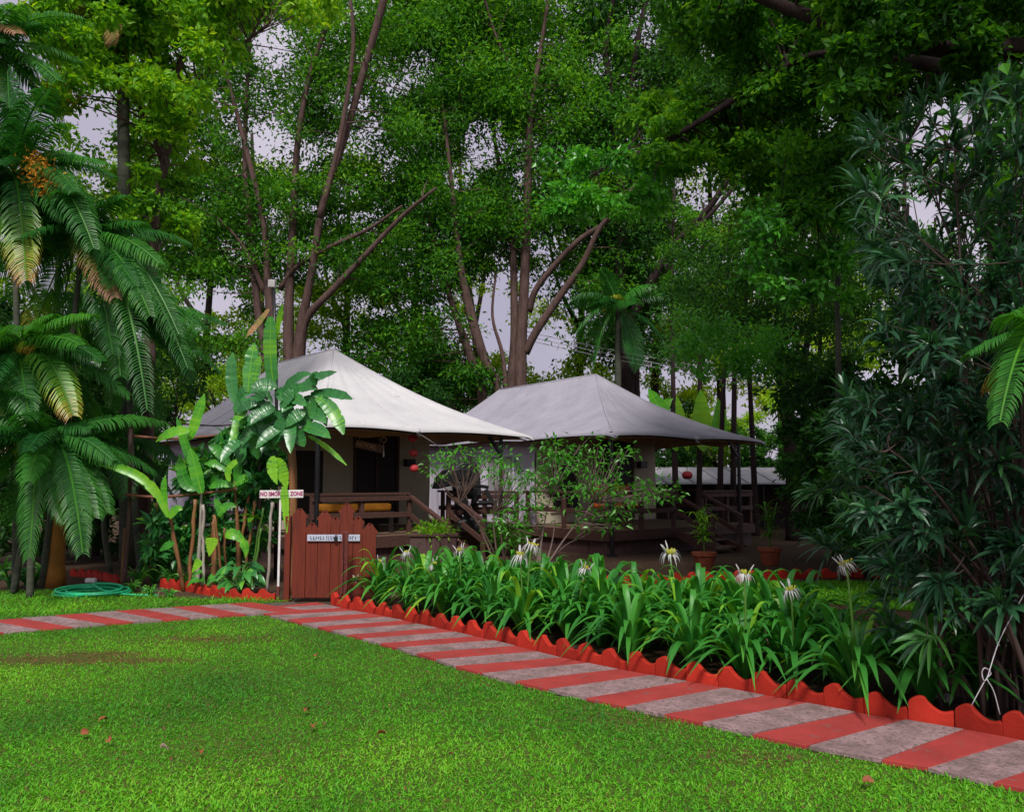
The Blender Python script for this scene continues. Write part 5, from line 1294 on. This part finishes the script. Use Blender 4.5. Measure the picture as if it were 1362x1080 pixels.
for i, (x, y, off) in enumerate(LILY):
    nth = 'front' if off < .5 else 'rear'
    root = thing('spider_lily', (x, y, 0), 'strap-leaved lily clump without a bloom, in the bed behind the wavy red edging', 'lily', 'lily clumps in the edged bed')
    o = lily_src[i % 5].copy(); COL.objects.link(o); o.parent = root; o.matrix_parent_inverse = Matrix.Identity(4)
    o.rotation_euler = (0, 0, rg.uniform(0, 6.28)); sc = rg.uniform(.80, 1.0) * (.86 if off < .5 else 1.0); o.scale = (sc * 1.04, sc * 1.04, sc)
    for f, (fx, fy) in enumerate(FLW):
        d = np.abs(lily_px - fx) + np.array([0 if q[2] < .5 else 8 for q in LILY])
        if int(np.argmin(d)) != i: continue
        t = P(fx, fy, y - .06); h = t[2]
        lab = ['with a white spidery bloom'] 
        root['label'] = ['lily clump at the left end of the bed beside the gate post, in bloom', 'lily clump with a white bloom just right of the gate', 'lily clump blooming below the planter box', 'lily clump blooming in front of the stair of the near deck', 'lily clump at the bed end with a small pale bud', 'lily clump with the largest double white bloom below the leafy shrub',
                         'lily clump with a raised white bloom below the shrub', 'lily clump with a round white bloom left of the dark tent pole', 'lily clump blooming high before the potted plant', 'lily clump with a narrow half-open bloom right of the potted plant', 'lily clump with a small drooping bloom below the second pot', 'lily clump blooming beside the oleander tip', 'lily clump with a small bloom below the railing'][f]
        so = stalk_src.copy(); COL.objects.link(so); so.parent = root; so.matrix_parent_inverse = Matrix.Identity(4)
        dx, dy = t[0] - x, -.06
        so.scale = (1, 1, math.sqrt(h * h + dx * dx + dy * dy)); so.rotation_euler = Vector((dx, dy, h)).to_track_quat('Z', 'Y').to_euler()
        fo = fl_src[f % 4].copy(); COL.objects.link(fo); fo.parent = root; fo.matrix_parent_inverse = Matrix.Identity(4)
        fo.location = (dx, dy, h - .02); fo.rotation_euler = (rg.uniform(-.3, .3), rg.uniform(-.3, .3), rg.uniform(0, 6)); fs = 1.05 if f in (5, 6, 8) else (.55 if f in (4, 12) else .8); fo.scale = (fs, fs, fs)

# ------------------------------------------------------------------ shrubs before the decks
def twiggy(name, label, cat, base, Y, tips, mat, bark, seed, size, per, r, group=None, asp=.42):
    rg = rng(seed); g = P(*base, Y); g[2] = 0
    root = thing(name, g, label, cat, group); w, lv = MB(), MB()
    T = np.array([P(x, y, Y + rg.uniform(-.7, .5)) for x, y in tips])
    mains = []
    for k in range(5):
        j = rg.integers(len(T)); e = g + (T[j] - g) * .62 + rg.normal(0, .08, 3); c = g + (e - g) * .45 + [0, 0, .22] + rg.normal(0, .10, 3)
        q = bez(g + rg.normal(0, .04, 3) * [1, 1, 0], c, e, 9); tube(w, q, np.linspace(.022, .008, 9), 6); mains.append(q)
    nodes = np.vstack(mains)
    for t in T:
        d = np.linalg.norm(nodes - t, axis=1) + 1.2 * np.maximum(nodes[:, 2] - t[2], 0); a = nodes[int(np.argmin(d))]
        tube(w, bez(a, (a + t) / 2 + rg.normal(0, .06, 3) + [0, 0, -.03], t, 7), np.linspace(.008, .003, 7), 5, cap=False)
    n = len(T) * per; idx = np.repeat(np.arange(len(T)), per)
    off = rg.normal(0, 1, (n, 3)) * r * [1, .9, .6]
    d = norm(off / r * .8 + rg.normal(0, .5, (n, 3)) + [0, 0, -.25]); kites(lv, T[idx] + off, d, norm(rg.normal(0, .4, (n, 3)) + EZ), size * rg.uniform(.7, 1.3, n), size * asp * rg.uniform(.8, 1.2, n), np.clip(.5 + rg.normal(0, .25, n), 0, 1), 0, .16, .15)
    w.build('stem', bark, root, smooth=True); lv.build('foliage', mat, root)
rg = rng(55)
def tips_in(cnt, *ell):
    out = []
    for (x, y, rx, ry, n) in ell:
        a = rg.uniform(0, 6.28, n); q = np.sqrt(rg.uniform(0, 1, n)); out += list(zip(x + rx * q * np.cos(a), y + ry * q * np.sin(a)))
    return out
twiggy('leafy_shrub', 'open twiggy shrub with fresh green leaves before the grey tent corner', 'shrub', (718, 775), 13.2, tips_in(0, (780, 602, 56, 22, 30), (742, 645, 56, 30, 34), (818, 655, 58, 28, 44), (872, 655, 28, 10, 14), (800, 692, 34, 14, 14), (690, 690, 34, 22, 16), (735, 612, 30, 18, 14)), M['leaf_fresh'], M['twig_pale'], 61, .105, 9, .11)
twiggy('leafy_shrub', 'thin shrub with light green leaf stars before the treadmill', 'shrub', (668, 775), 13.6, tips_in(0, (625, 606, 40, 12, 16), (680, 625, 40, 18, 22), (576, 622, 18, 14, 8), (682, 665, 20, 16, 8), (650, 612, 30, 12, 10)), M['leaf_fresh'], M['twig'], 62, .10, 8, .09)
twiggy('feathery_bush', 'small feathery green bush beside the stair of the near deck', 'bush', (674, 770), 14.4, tips_in(0, (672, 705, 26, 24, 36)), M['leaf_mid'], M['twig'], 63, .07, 40, .09, asp=.3)
# potted plants by the far stair
def potted(label, px, Y, h, seed, py_top, n, mat, w=.035):
    rg = rng(seed); g = P(px, 700, Y); g[2] = 0
    pr = thing('flower_pot', g, label[0], 'pot', 'terracotta pots by the far stair')
    m = MB(); tube(m, [g, g + EZ * .02, g + EZ * .26, g + EZ * .27, g + EZ * .33], [.14, .15, .20, .225, .225], 16); m.build('pot', M['pot'], pr, smooth=False)
    pl_ = thing('potted_plant', g + EZ * .33, label[1], 'plant', 'plants in terracotta pots'); st, lf = MB(), MB()
    H = P(px, py_top, Y)[2]
    for i in range(5):
        e = g + rg.normal(0, .12, 3) * [1, 1, 0]; e[2] = H * rg.uniform(.7, 1); q = bez(g + EZ * .3, g + EZ * (H * .6), e, 8); tube(st, q, .012, 6)
        for k in range(n):
            b = q[rg.integers(2, 8)] + rg.normal(0, .02, 3); az = rg.uniform(0, 6.28); o = np.array([math.cos(az), math.sin(az), 0]); L = rg.uniform(.16, .28)
            blade(lf, bez(b, b + o * L * .5 + EZ * L * .55, b + o * L * .95 + EZ * L * rg.uniform(-.2, .5), 6), w, EZ - o * .2, .25, 0, rg.uniform(.1, 1), OV)
    st.build('stem', M['leafstem'], pl_, smooth=True); lf.build('foliage', mat, pl_, smooth=True)
potted(('terracotta pot before the foot of the far stair', 'yellow-green cane plant in the pot before the far stair'), 936, 14.6, 1.2, 81, 672, 16, M['leaf_lime'])
potted(('terracotta pot right of the far stair', 'darker cane plant in the pot right of the far stair'), 1023, 15.6, 1.2, 82, 668, 14, M['leaf_mid'])
# broad bright banana leaves behind the grey canopy
bl = thing('broad_leaf_plant', P(925, 640, 24.5) * [1, 1, 0], 'bright broad-leaved plant standing behind the right slope of the grey canopy', 'plant')
for a, c_, b, w, tn in [((935, 600), (932, 560), (932, 518), 26, .8), ((915, 600), (905, 560), (900, 526), 14, .97), ((900, 600), (880, 545), (862, 517), 24, .7), ((950, 600), (960, 570), (955, 530), 22, .6), ((880, 590), (870, 545), (895, 530), 20, .75)]:
    paddle(bl, a, c_, b, w, 24.5, 970, 'leaf_ban', tn, OV)

# ------------------------------------------------------------------ oleander at the right
def rosette(mb, c, ax, n, L, w, rg, tone):
    ax = norm(ax); s = norm(np.cross(ax, [.3, .2, 1])); u = np.cross(s, ax)
    for i in range(n):
        az = i * 2.39996; k = i / n
        o = s * math.cos(az) + u * math.sin(az); el = .15 + 1.15 * k
        d = norm(o * math.sin(el) + ax * math.cos(el)); b = c - ax * .10 * k
        l = L * rg.uniform(.75, 1.1); tip = b + d * l - EZ * l * (.12 + .32 * k)
        blade(mb, bez(b, b + d * l * .55 + EZ * .02, tip, 6), w * rg.uniform(.8, 1.15), ax + EZ * .3, .25, 0, np.clip(tone + rg.normal(0, .1) - .1 * (k - .4), 0, 1), ([0, .15, .5, .85, 1], [.3, .75, 1, .6, .03]))
og = P(1345, 940, 5.4); og[2] = 0; og = np.array([3.42, 5.55, 0.0])
ol = thing('oleander', og, 'tall dark oleander with whorls of narrow leaves at the right edge', 'shrub')
rg = rng(64)
tipl = [(1290, 130, 5.6), (1165, 175, 6.6), (1235, 190, 6.2), (1092, 722, 6.4), (1080, 655, 6.8), (1290, 560, 5.2), (1175, 570, 6.2), (1335, 612, 5.1), (1145, 612, 6.4), (1190, 270, 6.6), (1310, 215, 5.5), (1340, 260, 5.3), (1260, 330, 6), (1300, 700, 5.4), (1190, 720, 6.0), (1240, 650, 5.8),
        (1330, 470, 5.6), (1130, 540, 6.8), (1215, 610, 6), (1330, 800, 5.0), (1270, 800, 5.2), (1230, 850, 5.1), (1185, 830, 5.6), (1170, 790, 5.9), (1350, 750, 4.9), (1280, 640, 5.5), (1125, 690, 6.5), (1150, 660, 6.4)]
polyr = np.array([(1150, 150), (1290, 95), (1400, 90), (1420, 860), (1270, 850), (1200, 770), (1095, 715), (1120, 600), (1110, 520), (1170, 470), (1150, 330), (1120, 240)])
cnt = 0
while cnt < 440:
    q = np.array([[rg.uniform(1080, 1420), rg.uniform(90, 860)]])
    if not in_poly(q, polyr)[0]: continue
    tipl.append((q[0, 0], q[0, 1], rg.uniform(5.0, 7.6))); cnt += 1
T = np.array([P(*t) for t in tipl]); T = T[(T[:, 2] > .15)]
keep = np.ones(len(T), bool); px, py = proj(T)
for gx, gy, rx, ry in [(1212, 505, 46, 34), (1222, 285, 50, 18), (1300, 330, 28, 20), (1150, 500, 18, 14), (1255, 395, 20, 16), (1190, 470, 18, 16), (1060, 690, 20, 20)]:
    keep &= ((px - gx) / rx) ** 2 + ((py - gy) / ry) ** 2 > 1
T = T[keep]
wd_, lv = MB(), MB(); stems = []
order = rg.permutation(len(T))[:60]
for i, j in enumerate(order):
    b = og + np.array([rg.normal(0, .17), rg.normal(0, .17), 0]); tgt = T[j]
    e = b + (tgt - b) * rg.uniform(.75, .95); e[2] = max(e[2], .5); c_ = b + (e - b) * [.3, .3, .75]
    q = bez(b, c_, e, 16); tube(wd_, q, np.linspace(rg.uniform(.010, .020), .005, 16), 6, wob=.08, seed=i); stems.append(q[3:])
nodes = np.vstack(stems); used = np.zeros(len(nodes))
for t in T:
    dv = np.linalg.norm(nodes - t, axis=1) + .8 * np.maximum(nodes[:, 2] - t[2], 0); j = int(np.argmin(dv + .25 * used)); used[max(0, j - 1):j + 2] += 1; a = nodes[j]
    q = bez(a, (a + t) / 2 + [0, 0, -.05] + rg.normal(0, .05, 3), t, 8); tube(wd_, q, np.linspace(.006, .003, 8), 5, cap=False)
    ax = norm(norm(q[-1] - q[-3]) + EZ * .25 + rg.normal(0, .3, 3) + [-.1, -.3, 0])
    rosette(lv, t, ax, rg.integers(13, 21), rg.uniform(.17, .26), rg.uniform(.026, .035), rg, rg.uniform(.1, .8))
    for k in (3, 5):
        if rg.uniform() < .5: rosette(lv, q[k], norm(q[-1] - q[0] + 1e-4) + rg.normal(0, .25, 3), rg.integers(6, 11), .17, .033, rg, rg.uniform(.05, .5))
wd_.build('stem', M['twig_dark'], ol, smooth=True); lv.build('foliage', M['leaf_ole'], ol, smooth=True)
# white cord loop tied to the oleander stems
cz = G(1292, 950); m = MB()
Yc = 4.95
tube(m, smooth_path([P(1292, 938, Yc), P(1310, 905, Yc), P(1318, 895, Yc + .05), P(1310, 888, Yc), P(1306, 895, Yc), P(1312, 903, Yc), P(1330, 850, Yc + .1), P(1362, 790, Yc + .25)], 5), .0035, 5)
tube(m, smooth_path([P(1312, 902, Yc), P(1322, 920, Yc), P(1330, 950, Yc)], 4), .0035, 5)
tag(m.build('tied_string', M['cord'], None, smooth=True), 'thin white cord loosely looped and tied among the oleander stems', 'cord')
# dry stalk in the lilies
Yk = G(1045, 905)[1] - .05
m = MB(); tube(m, smooth_path([P(1052, 902, Yk), P(1028, 870, Yk + .02), P(1018, 840, Yk + .05), P(1022, 815, Yk + .08)], 5), np.linspace(.006, .010, 16), 6); tag(m.build('dry_stalk', M['dry'], None, smooth=True), 'pale dry curved stalk among the lilies behind the edging', 'stalk')
# stones in the bed
for i, (x, y, s, lab) in enumerate([(1238, 944, .07, 'pale stone behind the edging near the oleander, larger of two'), (1262, 950, .05, 'pale stone behind the edging near the oleander, smaller of two')]):
    g = G(x, y - 12); g = g + np.array([.05, .12, .02]); m = MB(); n = 10
    rg = rng(i + 5); q = norm(rg.normal(0, 1, (60, 3)))
    bmv = [g + EZ * z * s for z in (-.6, -.3, .1, .45, .7)]; tube(m, bmv, np.array([.7, 1.0, 1.05, .7, .25]) * s, 9, wob=.35, seed=i); tag(m.build('stone', M['stone'], None, smooth=True), lab, 'stone')

# ------------------------------------------------------------------ white-roofed shed, lamp, wires
sh = thing('open_shed', P(1000, 640, 26) * [1, 1, 0], 'low dark shed with a long white roof edge beyond the grey tent', 'shed')
a, b = P(868, 622, 25.5), P(1180, 618, 27.5)
d = norm((b - a) * [1, 1, 0]); bk = np.array([-d[1], d[0], 0])
m = MB(); zt, zb = 2.0, 1.52
Lr = np.linalg.norm((b - a)[:2]); o0 = np.array([a[0], a[1], 0])
q = np.array([o0 + EZ * zb, o0 + d * Lr + EZ * zb, o0 + d * Lr + bk * 1.6 + EZ * (zt + .05), o0 + bk * 1.6 + EZ * (zt + .05)]); m.add(np.vstack([q, q - EZ * .04]), [(0, 1, 2, 3), (7, 6, 5, 4), (0, 4, 5, 1), (1, 5, 6, 2), (2, 6, 7, 3), (3, 7, 4, 0)])
for i in range(9):
    t = Lr * (i + .5) / 9; beam(m, o0 + d * t + EZ * (zb + .02), o0 + d * t + bk * 1.6 + EZ * (zt + .07), .03, .03)
m.build('roof', M['shed_roof'], sh)
m = MB(); beam(m, o0 + bk * 1.4 + EZ * .9, o0 + d * Lr + bk * 1.4 + EZ * .9, .1, 1.8); m.build('wall', M['bark_dark'], sh)
for i in range(5):
    t = Lr * (i + .3) / 5; m = MB(); p = o0 + d * t + bk * .15; tube(m, [p, p + EZ * (zb + .02)], .04, 8); m.build('post', M['black_metal'], sh)
c = P(914, 632, 24.8); m = MB(); tube(m, [c - EZ * .12, c - EZ * .09, c, c + EZ * .09, c + EZ * .12], [.06, .13, .17, .13, .06], 12); rl = thing('red_lamp', c, 'small round dull-red lamp hanging before the white shed roof', 'lamp')
m.build('shade', M['red_lantern'], rl, smooth=True); m = MB(); tube(m, [c + EZ * .12, P(914, 560, 24.8)], .008, 5); m.build('cord', M['black_metal'], rl)
for i, (y0, y1, lab) in enumerate([(486, 497, 'topmost of three thin grey wires right of the grey canopy'), (492, 504, 'middle one of three thin grey wires right of the grey canopy'), (497, 512, 'lowest of three thin grey wires right of the grey canopy')]):
    A, B = P(700, y0 - 45, 30), P(1250, y1 + 40, 21); m = MB(); tube(m, bez(A, (A + B) / 2 - EZ * .3, B, 16), .014, 5); tag(m.build('overhead_wire', M['cord'], None, smooth=True), lab, 'wire', 'overhead wires')

# ------------------------------------------------------------------ fallen leaves
FL = [(137, 958, 'fallen'), (113, 975, 'fallen'), (145, 985, 'fallen'), (417, 966, 'fallen'), (507, 977, 'fallen'), (218, 996, 'fallen_pink'), (265, 1001, 'fallen'), (212, 792, 'fallen_pink'), (1155, 1040, 'fallen'), (420, 872, 'fallen'), (408, 945, 'fallen')]
FLB = ['orange fallen leaf, uppermost of a trio on the left lawn', 'orange fallen leaf, leftmost of a trio on the left lawn', 'dark curled fallen leaf, lowest of a trio on the left lawn', 'orange fallen leaf on the lawn below the gate', 'bright orange fallen leaf on the lawn right of the one below the gate', 'pale pink fallen leaf on the lower lawn', 'small orange fallen leaf beside the pale pink one', 'pale upright leaf standing at the red edging near the hose', 'small brown leaf on the lawn near the right paving', 'small brown leaf at the lawn top near the striped path', 'tiny brown leaf above the orange one below the gate']
for i, ((x, y, mt), lab) in enumerate(zip(FL, FLB)):
    g = G(x, y, .045); rg = rng(i + 200); az = rg.uniform(0, 6.28); o = np.array([math.cos(az), math.sin(az), 0]); L = .055 if mt == 'fallen' else .07
    if i == 7: o = np.array([.1, 0, 1.]); L = .16
    m = MB(); blade(m, bez(g - o * L / 2, g + EZ * .02, g + o * L / 2, 6), .04, EZ + rg.normal(0, .5, 3), .7, 0, .5, OV, .06, i); tag(m.build('fallen_leaf', M[mt], None, smooth=True), lab, 'leaf', 'fallen leaves on the lawn')

rg = rng(909)
for i in range(20):
    x, y = rg.uniform(20, 1150), rg.uniform(850, 1070)
    g = G(x, y, .035)
    if not in_poly(g[None, :2], front_poly)[0]: continue
    az = rg.uniform(0, 6.28); o = np.array([math.cos(az), math.sin(az), 0]); L = rg.uniform(.02, .04)
    m = MB(); blade(m, bez(g - o * L / 2, g + EZ * .012, g + o * L / 2, 5), L * .6, EZ + rg.normal(0, .6, 3), .6, 0, .5, OV, .05, i); tag(m.build('fallen_leaf', M['fallen_dark'], None, smooth=True), 'tiny dark brown withered leaf scattered among the lawn blades', 'leaf', 'tiny withered leaves in the lawn')
